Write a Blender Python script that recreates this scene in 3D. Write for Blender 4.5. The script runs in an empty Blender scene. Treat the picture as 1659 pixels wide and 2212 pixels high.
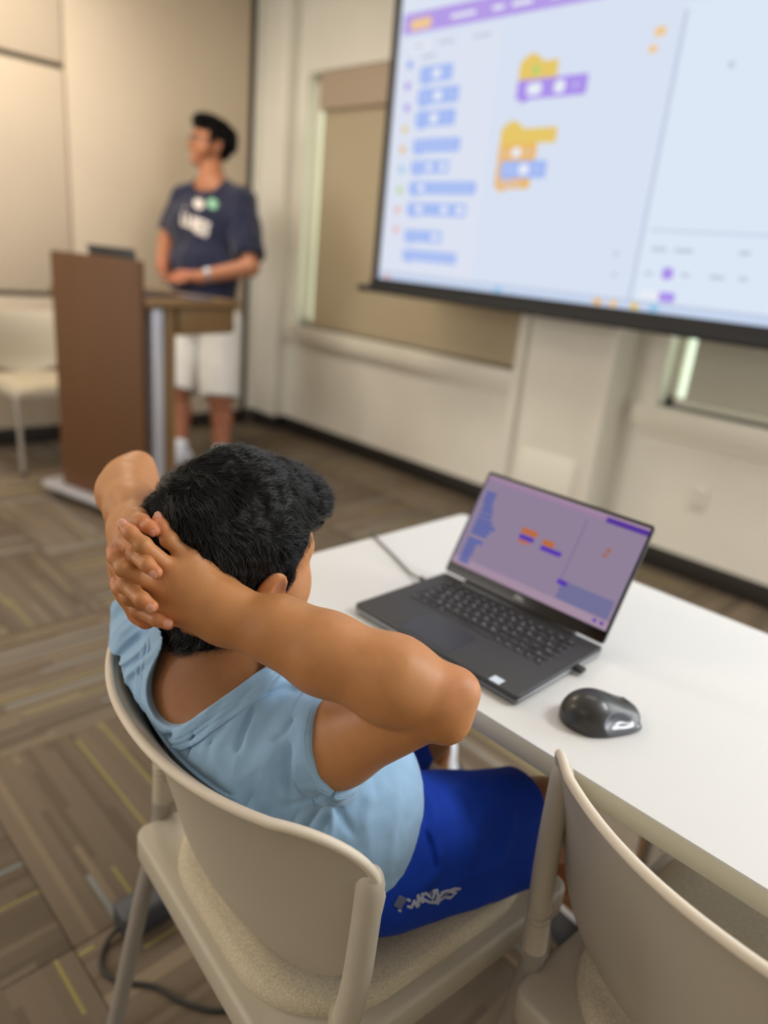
import bpy, bmesh, math, random
import numpy as np
from mathutils import Vector, Matrix, Euler

# ------------------------------------------------------------------ camera
C = bpy.context.scene.collection
R_CAM = Matrix(((0.7147979, 0.16802301, -0.67884625, 0.0),
                (-0.69299745, 0.30053137, -0.65531323, 0.0),
                (0.09390689, 0.93885524, 0.33125871, 1.25),
                (0, 0, 0, 1)))
cam_d = bpy.data.cameras.new('camera')
cam = bpy.data.objects.new('camera', cam_d); C.objects.link(cam)
cam.matrix_world = R_CAM
cam_d.sensor_fit = 'VERTICAL'; cam_d.sensor_height = 34.25; cam_d.sensor_width = 34.25
cam_d.lens = 24.0; cam_d.clip_start = 0.02
cam_d.dof.use_dof = True; cam_d.dof.focus_distance = 0.70; cam_d.dof.aperture_fstop = 2.0
bpy.context.scene.camera = cam

# ------------------------------------------------------------------ world, lamps, exposure
sc = bpy.context.scene
sc.view_settings.view_transform = 'Standard'; sc.view_settings.look = 'None'
sc.view_settings.gamma = 1.0; sc.view_settings.use_curve_mapping = False
sc.view_settings.exposure = 0.0
w = bpy.data.worlds.new('world'); sc.world = w; w.use_nodes = True
w.node_tree.nodes['Background'].inputs[0].default_value = (0.75, 0.85, 1.0, 1)
w.node_tree.nodes['Background'].inputs[1].default_value = 0.3

def area_light(name, loc, rot, sx, sy, energy, col):
    l = bpy.data.lights.new(name, 'AREA'); l.shape = 'RECTANGLE'; l.size = sx; l.size_y = sy
    l.energy = energy; l.color = col
    o = bpy.data.objects.new(name, l); C.objects.link(o); o.location = loc; o.rotation_euler = rot
    return o
# recessed ceiling troffers of the room (warm white), outside the frame
for (lx, ly, en, lc) in [(-1.2, 0.3, 3, (1.0, 0.93, 0.84)), (-0.6, 3.0, 19, (1.0, 0.88, 0.72)), (1.4, 3.4, 29, (1.0, 0.88, 0.72)), (1.7, 0.9, 7, (1.0, 0.94, 0.86)), (2.1, -1.0, 54, (0.98, 0.99, 1.0))]:
    area_light('ceiling_light_lamp', (lx, ly, 2.72), (0, 0, 0), 0.55, 1.15, en, lc)
# daylight through the unshaded windows right of the frame; two fill lamps added at the left wall
area_light('window_daylight', (3.05, -1.5, 1.55), (math.radians(90), 0, math.radians(90)), 2.2, 1.7, 56, (0.87, 0.94, 1.0))
area_light('window_daylight', (-2.5, 3.4, 1.6), (math.radians(90), 0, math.radians(-90)), 1.6, 1.7, 54, (1.0, 0.98, 0.94))
area_light('window_daylight', (-2.5, 1.3, 1.6), (math.radians(90), 0, math.radians(-90)), 1.6, 1.7, 7, (0.94, 0.98, 1.0))

# ------------------------------------------------------------------ helpers
def srgb(r, g, b):
    f = lambda c: (c/255/12.92) if c/255 <= 0.04045 else ((c/255+0.055)/1.055)**2.4
    return (f(r), f(g), f(b), 1.0)

MATS = {}
def mat(name, col, rough=0.5, metal=0.0, noise=0.0, nscale=40.0, bump=0.0, bscale=200.0, emit=None, estr=1.0,
        sheen=0.0, sss=0.0, spec=0.5, alpha=None, trans=0.0, coat=0.0):
    if name in MATS: return MATS[name]
    m = bpy.data.materials.new(name); m.use_nodes = True
    nt = m.node_tree; b = nt.nodes['Principled BSDF']; L = nt.links
    b.inputs['Base Color'].default_value = col
    b.inputs['Roughness'].default_value = rough; b.inputs['Metallic'].default_value = metal
    b.inputs['Specular IOR Level'].default_value = spec
    if sheen: b.inputs['Sheen Weight'].default_value = sheen
    if coat: b.inputs['Coat Weight'].default_value = coat
    if trans: b.inputs['Transmission Weight'].default_value = trans
    if sss:
        b.inputs['Subsurface Weight'].default_value = sss
        b.inputs['Subsurface Radius'].default_value = (1.0, 0.35, 0.18)
        b.inputs['Subsurface Scale'].default_value = 0.006
    if noise or bump:
        tc = nt.nodes.new('ShaderNodeTexCoord')
    if noise:
        n = nt.nodes.new('ShaderNodeTexNoise'); n.inputs['Scale'].default_value = nscale; n.inputs['Detail'].default_value = 4
        L.new(tc.outputs['Object'], n.inputs['Vector'])
        mr = nt.nodes.new('ShaderNodeMapRange'); mr.inputs[1].default_value = 0.3; mr.inputs[2].default_value = 0.7
        mr.inputs[3].default_value = 1-noise; mr.inputs[4].default_value = 1+noise
        L.new(n.outputs[0], mr.inputs[0])
        hs = nt.nodes.new('ShaderNodeHueSaturation'); hs.inputs['Color'].default_value = col
        L.new(mr.outputs[0], hs.inputs['Value']); L.new(hs.outputs[0], b.inputs['Base Color'])
    if bump:
        n2 = nt.nodes.new('ShaderNodeTexNoise'); n2.inputs['Scale'].default_value = bscale; n2.inputs['Detail'].default_value = 3
        L.new(tc.outputs['Object'], n2.inputs['Vector'])
        bp = nt.nodes.new('ShaderNodeBump'); bp.inputs['Strength'].default_value = bump; bp.inputs['Distance'].default_value = 0.001
        L.new(n2.outputs[0], bp.inputs['Height']); L.new(bp.outputs[0], b.inputs['Normal'])
    if emit:
        b.inputs['Emission Color'].default_value = emit; b.inputs['Emission Strength'].default_value = estr
    MATS[name] = m
    return m

def link(o, parent=None):
    C.objects.link(o)
    if parent is not None: o.parent = parent
    return o
def empty(name, loc=(0, 0, 0), rz=0.0, label=None, cat=None, group=None, kind=None):
    o = bpy.data.objects.new(name, None); C.objects.link(o); o.location = loc; o.rotation_euler = (0, 0, rz)
    o.empty_display_size = 0.1
    return tag(o, label, cat, group, kind)
def tag(o, label=None, cat=None, group=None, kind=None):
    if label: o['label'] = label
    if cat: o['category'] = cat
    if group: o['group'] = group
    if kind: o['kind'] = kind
    return o

class MB:
    """collects raw polygons; build() links them as one mesh object"""
    def __init__(s): s.v = []; s.f = []; s.m = []
    def add(s, vs, fs, mi=0):
        k = len(s.v); s.v += [tuple(map(float, p)) for p in vs]
        for f in fs: s.f.append(tuple(i+k for i in f)); s.m.append(mi)
    def box(s, lo, hi, mi=0, M=None):
        x0, y0, z0 = lo; x1, y1, z1 = hi
        vs = [(x0,y0,z0),(x1,y0,z0),(x1,y1,z0),(x0,y1,z0),(x0,y0,z1),(x1,y0,z1),(x1,y1,z1),(x0,y1,z1)]
        if M is not None: vs = [tuple(M @ Vector(p)) for p in vs]
        s.add(vs, [(0,3,2,1),(4,5,6,7),(0,1,5,4),(1,2,6,5),(2,3,7,6),(3,0,4,7)], mi)
    def tube(s, pts, rad, n=16, mi=0, caps=True):
        pts = [Vector(p) for p in pts]; N = len(pts)
        if not hasattr(rad, '__len__'): rad = [rad]*N
        ref = None; rings = []
        for i in range(N):
            t = (pts[min(i+1, N-1)]-pts[max(i-1, 0)]).normalized()
            if ref is None: ref = t.orthogonal().normalized()
            ref = (ref - t*ref.dot(t)).normalized(); bn = t.cross(ref)
            rings.append([pts[i] + (ref*math.cos(2*math.pi*k/n)+bn*math.sin(2*math.pi*k/n))*rad[i] for k in range(n)])
        vs = [p for r in rings for p in r]; fs = []
        for i in range(N-1):
            for k in range(n):
                a = i*n+k; b = i*n+(k+1) % n
                fs.append((a, b, b+n, a+n))
        if caps: fs.append(tuple(range(n-1, -1, -1))); fs.append(tuple(range((N-1)*n, N*n)))
        s.add(vs, fs, mi)
    def prism(s, poly, axis, a0, a1, mi=0):
        """poly: list of 2-D points; extruded along axis 0/1/2 between a0 and a1"""
        def P(q, a):
            l = [q[0], q[1]]; l.insert(axis, a); return l
        n = len(poly); vs = [P(q, a0) for q in poly]+[P(q, a1) for q in poly]
        fs = [tuple(range(n-1, -1, -1)), tuple(range(n, 2*n))]+[(i, (i+1) % n, (i+1) % n+n, i+n) for i in range(n)]
        s.add(vs, fs, mi)
    def grid(s, P, mi=0, closed_u=False):
        """P: list of rows of points"""
        nu = len(P); nv = len(P[0]); fs = []
        for i in range(nu if closed_u else nu-1):
            for j in range(nv-1):
                a = i*nv+j; b = ((i+1) % nu)*nv+j
                fs.append((a, b, b+1, a+1))
        s.add([p for r in P for p in r], fs, mi)
    def build(s, name, mats, parent=None, smooth=False, bevel=0.0, seg=2, angle=40, recalc=True):
        me = bpy.data.meshes.new(name); me.from_pydata(s.v, [], s.f)
        if not isinstance(mats, (list, tuple)): mats = [mats]
        for m in mats: me.materials.append(m)
        if len(mats) > 1: me.polygons.foreach_set('material_index', s.m)
        if recalc or bevel:
            bm = bmesh.new(); bm.from_mesh(me)
            if recalc: bmesh.ops.recalc_face_normals(bm, faces=bm.faces)
            if bevel:
                es = [e for e in bm.edges if len(e.link_faces) == 2 and e.calc_face_angle(0) > math.radians(angle)]
                bmesh.ops.bevel(bm, geom=es, offset=bevel, segments=seg, profile=0.5, affect='EDGES', clamp_overlap=True)
            bm.to_mesh(me); bm.free()
        if smooth or bevel:
            me.polygons.foreach_set('use_smooth', [True]*len(me.polygons))
            try: me.set_sharp_from_angle(angle=math.radians(50))
            except Exception: pass
        o = bpy.data.objects.new(name, me)
        return link(o, parent)
def boxo(name, lo, hi, m, parent=None, bevel=0.0, seg=2):
    b = MB(); b.box(lo, hi); return b.build(name, m, parent, bevel=bevel, seg=seg)
def copy_tree(o, parent=None):
    c = o.copy(); C.objects.link(c); c.parent = parent
    for ch in list(o.children): copy_tree(ch, c)
    return c
def rrect(x0, y0, x1, y1, r, n=6):
    out = []
    for cx, cy, a in ((x1-r, y1-r, 0), (x0+r, y1-r, 90), (x0+r, y0+r, 180), (x1-r, y0+r, 270)):
        for k in range(n+1):
            t = math.radians(a+90*k/n); out.append((cx+r*math.cos(t), cy+r*math.sin(t)))
    return out
# ================================================================== ROOM
XW = 3.18      # window wall (faces -x)
YB = 4.46      # back wall (faces -y)
ZC = 2.80
XL, YR = -2.6, -3.0
M_wall = mat('wall_paint_cream', srgb(244, 241, 231), 0.7, noise=0.03, nscale=3, bump=0.15, bscale=300)
M_panel = mat('partition_panel_vinyl', srgb(214, 199, 178), 0.6, noise=0.03, nscale=2, bump=0.2, bscale=400)
M_trimw = mat('trim_paint', srgb(244, 241, 231), 0.45)
M_black = mat('black_rubber_base', srgb(38, 32, 28), 0.6)
M_seam = mat('dark_rail', srgb(92, 82, 72), 0.5)
M_seal = mat('black_gasket', srgb(36, 33, 30), 0.6)
M_ceil = mat('ceiling_white', srgb(235, 232, 225), 0.9)

# floor slab and carpet tiles (each a piece of its own)
fl = boxo('floor', (XL-0.2, YR-0.2, -0.10), (XW+0.3, YB+0.2, -0.012), mat('slab', srgb(80, 72, 62), 0.9)); tag(fl, kind='structure')
def carpet_material():
    m = bpy.data.materials.new('striped_carpet'); m.use_nodes = True; nt = m.node_tree; L = nt.links
    b = nt.nodes['Principled BSDF']; b.inputs['Roughness'].default_value = 0.95; b.inputs['Specular IOR Level'].default_value = 0.1
    tc = nt.nodes.new('ShaderNodeTexCoord'); oi = nt.nodes.new('ShaderNodeObjectInfo')
    sep = nt.nodes.new('ShaderNodeSeparateXYZ'); L.new(tc.outputs['Object'], sep.inputs[0])
    def math_(op, a, bb=None):
        n = nt.nodes.new('ShaderNodeMath'); n.operation = op
        for i, q in enumerate((a, bb)):
            if q is None: continue
            if isinstance(q, (int, float)): n.inputs[i].default_value = q
            else: L.new(q, n.inputs[i])
        return n.outputs[0]
    seed = math_('MULTIPLY', oi.outputs['Random'], 57.0)
    row = math_('FLOOR', math_('MULTIPLY', sep.outputs[1], 1/0.0152))          # stripe number across the tile
    rowf = math_('ADD', row, seed)
    broad = math_('FLOOR', math_('MULTIPLY', sep.outputs[1], 1/0.0305))
    # long broken dashes along the stripe
    def dash(freq, off):
        wn = nt.nodes.new('ShaderNodeTexWhiteNoise'); wn.noise_dimensions = '2D'
        cv = nt.nodes.new('ShaderNodeCombineXYZ')
        ph = nt.nodes.new('ShaderNodeTexWhiteNoise'); ph.noise_dimensions = '1D'; L.new(math_('ADD', rowf, off+3.3), ph.inputs['W'])
        seg = math_('FLOOR', math_('ADD', math_('MULTIPLY', sep.outputs[0], freq), math_('MULTIPLY', ph.outputs['Value'], 7.0)))
        L.new(math_('ADD', rowf, off), cv.inputs[0]); L.new(seg, cv.inputs[1]); L.new(cv.outputs[0], wn.inputs['Vector'])
        return wn.outputs['Value']
    wnb = nt.nodes.new('ShaderNodeTexWhiteNoise'); wnb.noise_dimensions = '1D'; L.new(math_('ADD', broad, math_('MULTIPLY', oi.outputs['Random'], 91.0)), wnb.inputs['W'])
    d1 = dash(2.3, 0.0); d2 = dash(3.0, 40.0)
    ramp = nt.nodes.new('ShaderNodeValToRGB'); ramp.color_ramp.interpolation = 'LINEAR'
    ramp.color_ramp.elements[0].color = srgb(104, 92, 78); ramp.color_ramp.elements[1].color = srgb(116, 103, 88)
    L.new(wnb.outputs['Value'], ramp.inputs[0])
    def mix(fac, a, colb):
        n = nt.nodes.new('ShaderNodeMix'); n.data_type = 'RGBA'; L.new(fac, n.inputs[0]); L.new(a, n.inputs[6]); n.inputs[7].default_value = colb
        return n.outputs[2]
    c = ramp.outputs[0]
    c = mix(math_('MULTIPLY', math_('LESS_THAN', d2, 0.16), 0.6), c, srgb(92, 80, 67))
    c = mix(math_('MULTIPLY', math_('GREATER_THAN', d2, 0.87), 0.7), c, srgb(134, 119, 99))
    fy = math_('FRACT', math_('MULTIPLY', sep.outputs[1], 1/0.0152))
    c = mix(math_('MULTIPLY', math_('MULTIPLY', math_('LESS_THAN', d1, 0.040), math_('LESS_THAN', fy, 0.7)), 0.8), c, srgb(136, 140, 138))
    c = mix(math_('MULTIPLY', math_('MULTIPLY', math_('GREATER_THAN', d1, 0.966), math_('LESS_THAN', fy, 0.45)), 0.8), c, srgb(150, 140, 84))
    n = nt.nodes.new('ShaderNodeTexNoise'); n.inputs['Scale'].default_value = 420; L.new(tc.outputs['Object'], n.inputs['Vector'])
    hs = nt.nodes.new('ShaderNodeHueSaturation'); L.new(c, hs.inputs['Color'])
    mr = nt.nodes.new('ShaderNodeMapRange'); mr.inputs[3].default_value = 0.65; mr.inputs[4].default_value = 1.35; L.new(n.outputs[0], mr.inputs[0]); L.new(mr.outputs[0], hs.inputs['Value'])
    L.new(hs.outputs[0], b.inputs['Base Color'])
    bp = nt.nodes.new('ShaderNodeBump'); bp.inputs['Strength'].default_value = 0.6; bp.inputs['Distance'].default_value = 0.002
    L.new(n.outputs[0], bp.inputs['Height']); L.new(bp.outputs[0], b.inputs['Normal'])
    return m
M_carpet = carpet_material()
TS = 0.61
tb = MB(); tb.box((-TS/2+0.0008, -TS/2+0.0008, -0.012), (TS/2-0.0008, TS/2-0.0008, 0.0)); t0 = tb.build('carpet_tile', M_carpet, fl, bevel=0.002, seg=1)
first = True
ox, oy = 0.66, 0.72
for i in range(-6, 6):
    for j in range(-7, 8):
        x = ox+i*TS; y = oy+j*TS
        if x < -2.5 or x > XW+0.3 or y < -2.7 or y > YB+0.3: continue
        o = t0 if first else t0.copy()
        if not first: C.objects.link(o); o.parent = fl
        first = False
        o.location = (x, y, 0); o.rotation_euler = (0, 0, math.pi/2*((i+j) % 2) + (math.pi if (i*7+j*3) % 5 < 2 else 0))

# --- back wall: operable partition panels with dark rails between them
wb = boxo('wall_back', (XL, YB+0.03, 0.0), (XW+0.3, YB+0.15, ZC), M_seam); tag(wb, kind='structure')
def panel(x0, x1, z0, z1, m=M_panel):
    return boxo('panel', (x0, YB, z0), (x1, YB+0.035, z1), m, wb, bevel=0.004)
for (x0, x1) in ((-1.74, -0.585), (-0.575, 0.595), (0.605, 1.795)):
    panel(x0, x1, 0.10, 0.855); panel(x0, x1, 0.885, 2.045); panel(x0, x1, 2.075, ZC-0.01)
panel(1.805, 2.985, 0.10, ZC-0.01)
panel(-2.6, -1.75, 0.1, ZC-0.01)
boxo('seal', (2.985, YB+0.008, 0.0), (3.035, YB+0.06, ZC), M_seal, wb)
panel(3.035, 3.09, 0.10, ZC-0.01, M_wall)
bb = boxo('baseboard_back', (XL, YB-0.006, 0.0), (3.03, YB+0.03, 0.10), M_black, bevel=0.003); tag(bb, kind='structure')

# --- window wall with two openings
W1 = (2.12, 4.10, 0.765, 2.30); W2 = (-0.30, 1.42, 0.745, 2.30)
D = 0.16
wr = MB()
def wseg(y0, y1, z0, z1): wr.box((XW, y0, z0), (XW+D, y1, z1))
wseg(YR, W2[0], 0, ZC); wseg(W2[0], W2[1], 0, W2[2]); wseg(W2[0], W2[1], W2[3], ZC); wseg(W2[1], W1[0], 0, ZC)
wseg(W1[0], W1[1], 0, W1[2]); wseg(W1[0], W1[1], W1[3], ZC); wseg(W1[1], YB+0.15, 0, ZC)
o = wr.build('wall_right', M_wall); tag(o, kind='structure')
# corner column and the column between the windows
o = boxo('trim_1', (3.09, 4.20, 0.0), (XW+0.02, YB+0.03, ZC), M_trimw, bevel=0.006); tag(o, kind='structure')
col = boxo('trim_2', (3.03, 1.62, 0.0), (XW+0.02, 2.06, ZC), M_wall, bevel=0.004); tag(col, kind='structure')
o = boxo('trim_3', (2.99, 2.06, 0.0), (XW+0.02, 2.10, ZC), M_trimw, bevel=0.004); tag(o, kind='structure')
o = boxo('trim_4', (2.99, 1.575, 0.0), (XW+0.02, 1.62, ZC), M_trimw, bevel=0.004); tag(o, kind='structure')
ap = boxo('access_panel', (3.022, 1.68, 0.14), (3.030, 2.00, 0.42), M_trimw, bevel=0.002)
tag(ap, 'flat cream access panel low on the column behind the open laptop', 'panel')
b = MB()
b.box((XW-0.012, 2.10, 0), (XW+0.01, 4.20, 0.10)); b.box((XW-0.012, YR, 0), (XW+0.01, 1.575, 0.10))
b.box((2.98, 1.565, 0), (XW, 2.11, 0.10)); b.box((3.08, 4.19, 0), (XW, YB, 0.10))
o = b.build('baseboard_right', M_black, bevel=0.003); tag(o, kind='structure')
# windows
M_frame = mat('window_frame_paint', srgb(242, 238, 226), 0.4)
M_shade = mat('roller_shade_fabric', srgb(192, 178, 150), 0.8, noise=0.04, nscale=80, bump=0.2, bscale=900)
M_fascia = mat('shade_fascia', srgb(190, 172, 152), 0.5)
M_shadeg = mat('grey_mesh_shade', srgb(196, 194, 178), 0.7, noise=0.04, nscale=120)
M_glass = mat('window_glass', (0.9, 1, 0.97, 1), 0.02, trans=1.0)
M_day = mat('daylit_glass', srgb(215, 235, 215), 0.4, emit=srgb(222, 236, 214), estr=1.0)
def window(n, W, shade_m, gapL, gapR, shade_z0, fascia):
    y0, y1, z0, z1 = W
    e = empty('window_%d' % n, (XW, (y0+y1)/2, z0)); e['kind'] = 'structure'
    yc = (y0+y1)/2
    def bx(name, lo, hi, m, bev=0.0):
        return boxo(name, (lo[0], lo[1]-yc, lo[2]-z0), (hi[0], hi[1]-yc, hi[2]-z0), m, e, bevel=bev)
    bx('window_sill', (-0.05, y0-0.10, z0-0.10), (0.10, y1+0.09, z0), M_frame, 0.006)
    bx('window_apron', (-0.025, y0-0.08, z0-0.135), (0.0, y1+0.07, z0-0.10), M_frame, 0.004)
    f = 0.040
    bx('window_frame', (0.075, y0, z0), (0.13, y0+f, z1), M_frame, 0.004); bx('window_frame', (0.075, y1-f, z0), (0.13, y1, z1), M_frame, 0.004)
    bx('window_frame', (0.075, y0, z0), (0.13, y1, z0+f), M_frame, 0.004); bx('window_frame', (0.075, y0, z1-f), (0.13, y1, z1), M_frame, 0.004)
    bx('pane', (0.10, y0+f, z0+f), (0.106, y1-f, z1-f), M_day)
    bx('roller_shade', (0.045, y0+gapR, shade_z0), (0.049, y1-gapL, z1-0.02), shade_m)
    bx('hem_bar', (0.040, y0+gapR, shade_z0), (0.054, y1-gapL, shade_z0+0.022), shade_m, 0.003)
    if fascia: bx('shade_fascia', (0.0, y0+gapR, z1-0.215), (0.07, y1-gapL, z1-0.004), M_fascia, 0.005)
    return e
window(1, W1, M_shade, 0.115, 0.01, W1[2]+0.004, True)
w2 = window(2, W2, M_shadeg, 0.095, 0.02, W2[2]+0.035, True)
b = MB(); b.box((XW-0.02, W2[1], W2[2]-0.10), (XW, W2[1]+0.07, W2[3]+0.07)); b.box((XW-0.02, W2[0]-0.07, W2[3]), (XW, W2[1], W2[3]+0.07)); b.box((XW-0.02, W2[0]-0.07, W2[2]-0.1), (XW, W2[0], W2[3]))
o = b.build('trim_5', M_frame, bevel=0.004); tag(o, kind='structure')

# other walls and the ceiling (outside the frame, they close the room)
o = boxo('wall_left', (XL-0.12, YR, 0), (XL, YB+0.1, ZC), M_panel); tag(o, kind='structure')
o = boxo('wall_front', (XL, YR-0.12, 0), (XW+0.1, YR, ZC), M_wall); tag(o, kind='structure')
o = boxo('ceiling', (XL-0.1, YR-0.1, ZC), (XW+0.2, YB+0.15, ZC+0.1), M_ceil); tag(o, kind='structure')

# wall outlet
ol = empty('wall_outlet', (XW-0.001, 1.14, 0.38), label='white duplex outlet plate on the wall right of the column', cat='outlet')
M_plate = mat('white_plastic_plate', srgb(238, 234, 226), 0.35)
boxo('plate', (-0.006, -0.036, -0.058), (0, 0.036, 0.058), M_plate, ol, bevel=0.003)
for zz in (-0.021, 0.021):
    s = boxo('socket', (-0.009, -0.017, zz-0.014), (-0.005, 0.017, zz+0.014), M_plate, ol, bevel=0.002)
    for yy in (-0.007, 0.007): boxo('slot', (-0.0095, yy-0.0012, zz-0.005), (-0.0085, yy+0.0012, zz+0.006), M_seal, s)
# ================================================================== PROJECTION SCREEN
def emi(name, col, s=0.92):
    if name in MATS: return MATS[name]
    m = bpy.data.materials.new(name); m.use_nodes = True; nt = m.node_tree
    for n in list(nt.nodes):
        if n.type == 'BSDF_PRINCIPLED': nt.nodes.remove(n)
    e = nt.nodes.new('ShaderNodeEmission'); e.inputs[0].default_value = col; e.inputs[1].default_value = s
    nt.links.new(e.outputs[0], nt.nodes['Material Output'].inputs[0]); MATS[name] = m; return m
XS = 2.70; SY = 2.812                      # image plane, left edge of the picture
M_sblack = mat('screen_border_black', srgb(22, 22, 24), 0.6)
scr = empty('projection_screen', (XS, 1.5, 1.085), label='wide pull-down projector screen with black border showing coloured code blocks', cat='projector screen')
YE = 0.02                                  # right edge of the picture, beyond the frame
b = MB(); b.box((0.004, YE-0.055-1.5, 0.03), (0.007, SY+0.055-1.5, ZC-1.085-0.03)); b.build('screen_fabric', M_sblack, scr)
b = MB(); b.tube([(0.0, YE-0.14-1.5, 0.012), (0.0, SY+0.14-1.5, 0.012)], 0.017, 12); b.box((-0.006, YE-0.06-1.5, 0.012), (0.006, SY+0.06-1.5, 0.055))
b.build('bottom_bar', M_sblack, scr, smooth=False)
boxo('screen_case', (-0.07, YE-0.16-1.5, ZC-1.085-0.13), (0.08, SY+0.16-1.5, ZC-1.085-0.002), mat('screen_case_white', srgb(225, 222, 214), 0.4), scr, bevel=0.01)
S = {'base': srgb(222, 231, 248), 'pal': srgb(226, 232, 247), 'stage': srgb(226, 237, 252), 'hdr': srgb(186, 160, 236), 'tab': srgb(226, 234, 248),
     'blue': srgb(168, 191, 249), 'blued': srgb(146, 170, 240), 'white': srgb(238, 242, 252), 'yellow': srgb(236, 205, 110), 'orange': srgb(240, 190, 110), 'orange2': srgb(246, 206, 150),
     'purple': srgb(176, 150, 240), 'line': srgb(196, 206, 228), 'grey': srgb(196, 204, 220), 'task': srgb(205, 220, 246), 'green': srgb(186, 216, 120), 'red': srgb(240, 178, 170), 'cyan': srgb(150, 205, 240), 'greentint': srgb(180, 215, 190)}
SK = list(S); SM = [emi('screen_'+k, S[k], 0.95) for k in SK]
def picture(poly_fn, SKidx):
    pass
b = MB(); lev = {}
def srect(y0, z0, y1, z1, k, lv=1, r=0.0):
    """rectangle on the picture, y falls to the right"""
    x = -0.0004*lv
    if r:
        p = [(yy-1.5, zz-1.085) for yy, zz in rrect(min(y0, y1), min(z0, z1), max(y0, y1), max(z0, z1), r, 4)]
    else:
        p = [(q[0]-1.5, q[1]-1.085) for q in ((y0, z0), (y1, z0), (y1, z1), (y0, z1))]
    b.add([(x, q[0], q[1]) for q in p], [tuple(range(len(p)))], SK.index(k))
ZT = 2.66
srect(SY, 1.155, YE, ZT, 'base', 0)
srect(SY, 1.190, 2.20, 2.205, 'pal', 1)
srect(1.412, 1.19, YE, 2.17, 'stage', 1); srect(1.378, 1.447, YE, 1.440, 'line', 2); srect(1.414, 1.19, 1.400, 2.15, 'line', 2)
srect(2.79, 2.232, YE, 2.315, 'hdr', 1); srect(2.812, 2.315, YE, ZT, 'tab', 1)
srect(2.745, 2.245, 2.615, 2.288, 'orange2', 2, .012)
for y, wd in ((2.50, .14), (2.27, .06), (2.17, .10), (1.98, .05), (1.92, .06)): srect(y, 2.262, y-wd, 2.278, 'white', 2)
srect(2.735, 2.160, 2.62, 2.196, 'white', 2, .01)
for y, wd in ((2.715, .07), (2.56, .10), (2.36, .10)): srect(y, 2.172, y-wd, 2.184, 'grey', 3)
for (y, z), k in zip(((2.726, 2.107), (2.729, 2.02), (2.719, 1.929), (2.722, 1.838), (2.722, 1.751), (2.718, 1.665), (2.717, 1.572), (2.721, 1.483), (2.719, 1.393)),
                     ('blued', 'purple', 'purple', 'yellow', 'orange', 'cyan', 'green', 'red', 'red')):
    srect(y+.017, z-.017, y-.017, z+.017, k, 2, .0165)
srect(2.655, 2.125, 2.57, 2.138, 'grey', 2)
def sblock(y0, z0, y1, z1, k, holes=(), notch=True):
    srect(y0, z0, y1, z1, k, 2, .010)
    if notch: srect(y0-.022, z0-.010, y0-.062, z0+.004, k, 2)
    for hy, hw in holes: srect(hy, z0+.014, hy-hw, z1-.014, 'white', 3, .012)
    zc = (z0+z1)/2; y = y0-.022
    taken = [(hy, hy-hw) for hy, hw in holes]
    while y-0.03 > y1+.012:                       # the small white words on the block
        if not any(a+.012 > y-.03 and bb-.012 < y for a, bb in taken): srect(y, zc-.004, y-.022, zc+.004, 'task', 3)
        y -= .031
for q, h in (((2.655, 2.026, 2.455, 2.091), ((2.575, .05),)), ((2.655, 1.935, 2.404, 2.001), ((2.555, .05),)), ((2.655, 1.844, 2.410, 1.910), ((2.565, .05),)),
             ((2.655, 1.735, 2.363, 1.793), ()), ((2.655, 1.646, 2.415, 1.700), ((2.56, .045), (2.475, .045))), ((2.655, 1.556, 2.241, 1.610), ((2.60, .05),)),
             ((2.655, 1.462, 2.282, 1.517), ((2.60, .05), (2.44, .05), (2.345, .05))), ((2.655, 1.342, 2.412, 1.396), ((2.48, .05),)), ((2.655, 1.255, 2.306, 1.305), ())):
    sblock(*q, 'blue', h)
def hat(y0, z0, y1, z1):
    srect(y0, z0, y1, z1, 'yellow', 2)
    n = 10; pts = [(y0, z1)]+[(y0-.115*i/n, z1+.032*math.sin(math.pi*i/n)) for i in range(1, n)]+[(y0-.115, z1)]
    b.add([(-0.0008, p[0]-1.5, p[1]-1.085) for p in pts], [tuple(range(len(pts)))], SK.index('yellow'))
hat(2.088, 1.990, 1.900, 2.052); srect(2.02, 2.005, 1.985, 2.040, 'green', 3, .015)
sblock(2.088, 1.918, 1.755, 1.990, 'purple', ((2.035, .07), (1.905, .05)))
hat(2.140, 1.754, 1.858, 1.812); sblock(2.140, 1.690, 1.944, 1.754, 'orange', ((2.07, .05),), False)
srect(2.140, 1.586, 2.118, 1.70, 'orange', 2); sblock(2.118, 1.622, 1.883, 1.690, 'blue', ((2.02, .05),)); sblock(2.140, 1.582, 1.954, 1.622, 'orange')
srect(SY, 1.155, YE, 1.182, 'task', 1); srect(SY, 1.182, YE, 1.192, 'line', 2)
for (y, k) in ((2.77, 'red'), (2.06, 'cyan'), (1.56, 'orange'), (1.49, 'orange2'), (1.40, 'yellow'), (1.32, 'cyan')): srect(y, 1.158, y-.036, 1.182, k, 3, .008)
srect(1.37, 1.200, 1.29, 1.230, 'white', 3, .01); srect(1.294, 1.196, 1.230, 1.232, 'purple', 3, .012)
for y, z, wd in ((1.36, 1.379, .06), (1.27, 1.379, .07), (1.04, 1.384, .04), (1.51, 1.352, .02), (1.50, 1.276, .02), (1.365, 1.292, .03), (1.225, 1.297, .03), (1.12, 1.298, .05), (1.02, 1.30, .03)): srect(y, z-.007, y-wd, z+.007, 'grey', 3)
srect(1.30, 1.276, 1.255, 1.318, 'purple', 3, .015)
srect(1.222, 1.955, 1.202, 1.977, 'grey', 3, .008); srect(1.515, 2.08, 1.47, 2.11, 'orange2', 2, .01); srect(1.525, 2.03, 1.49, 2.055, 'orange2', 2, .01)
b.build('projected_picture', SM, scr, recalc=False)

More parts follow.
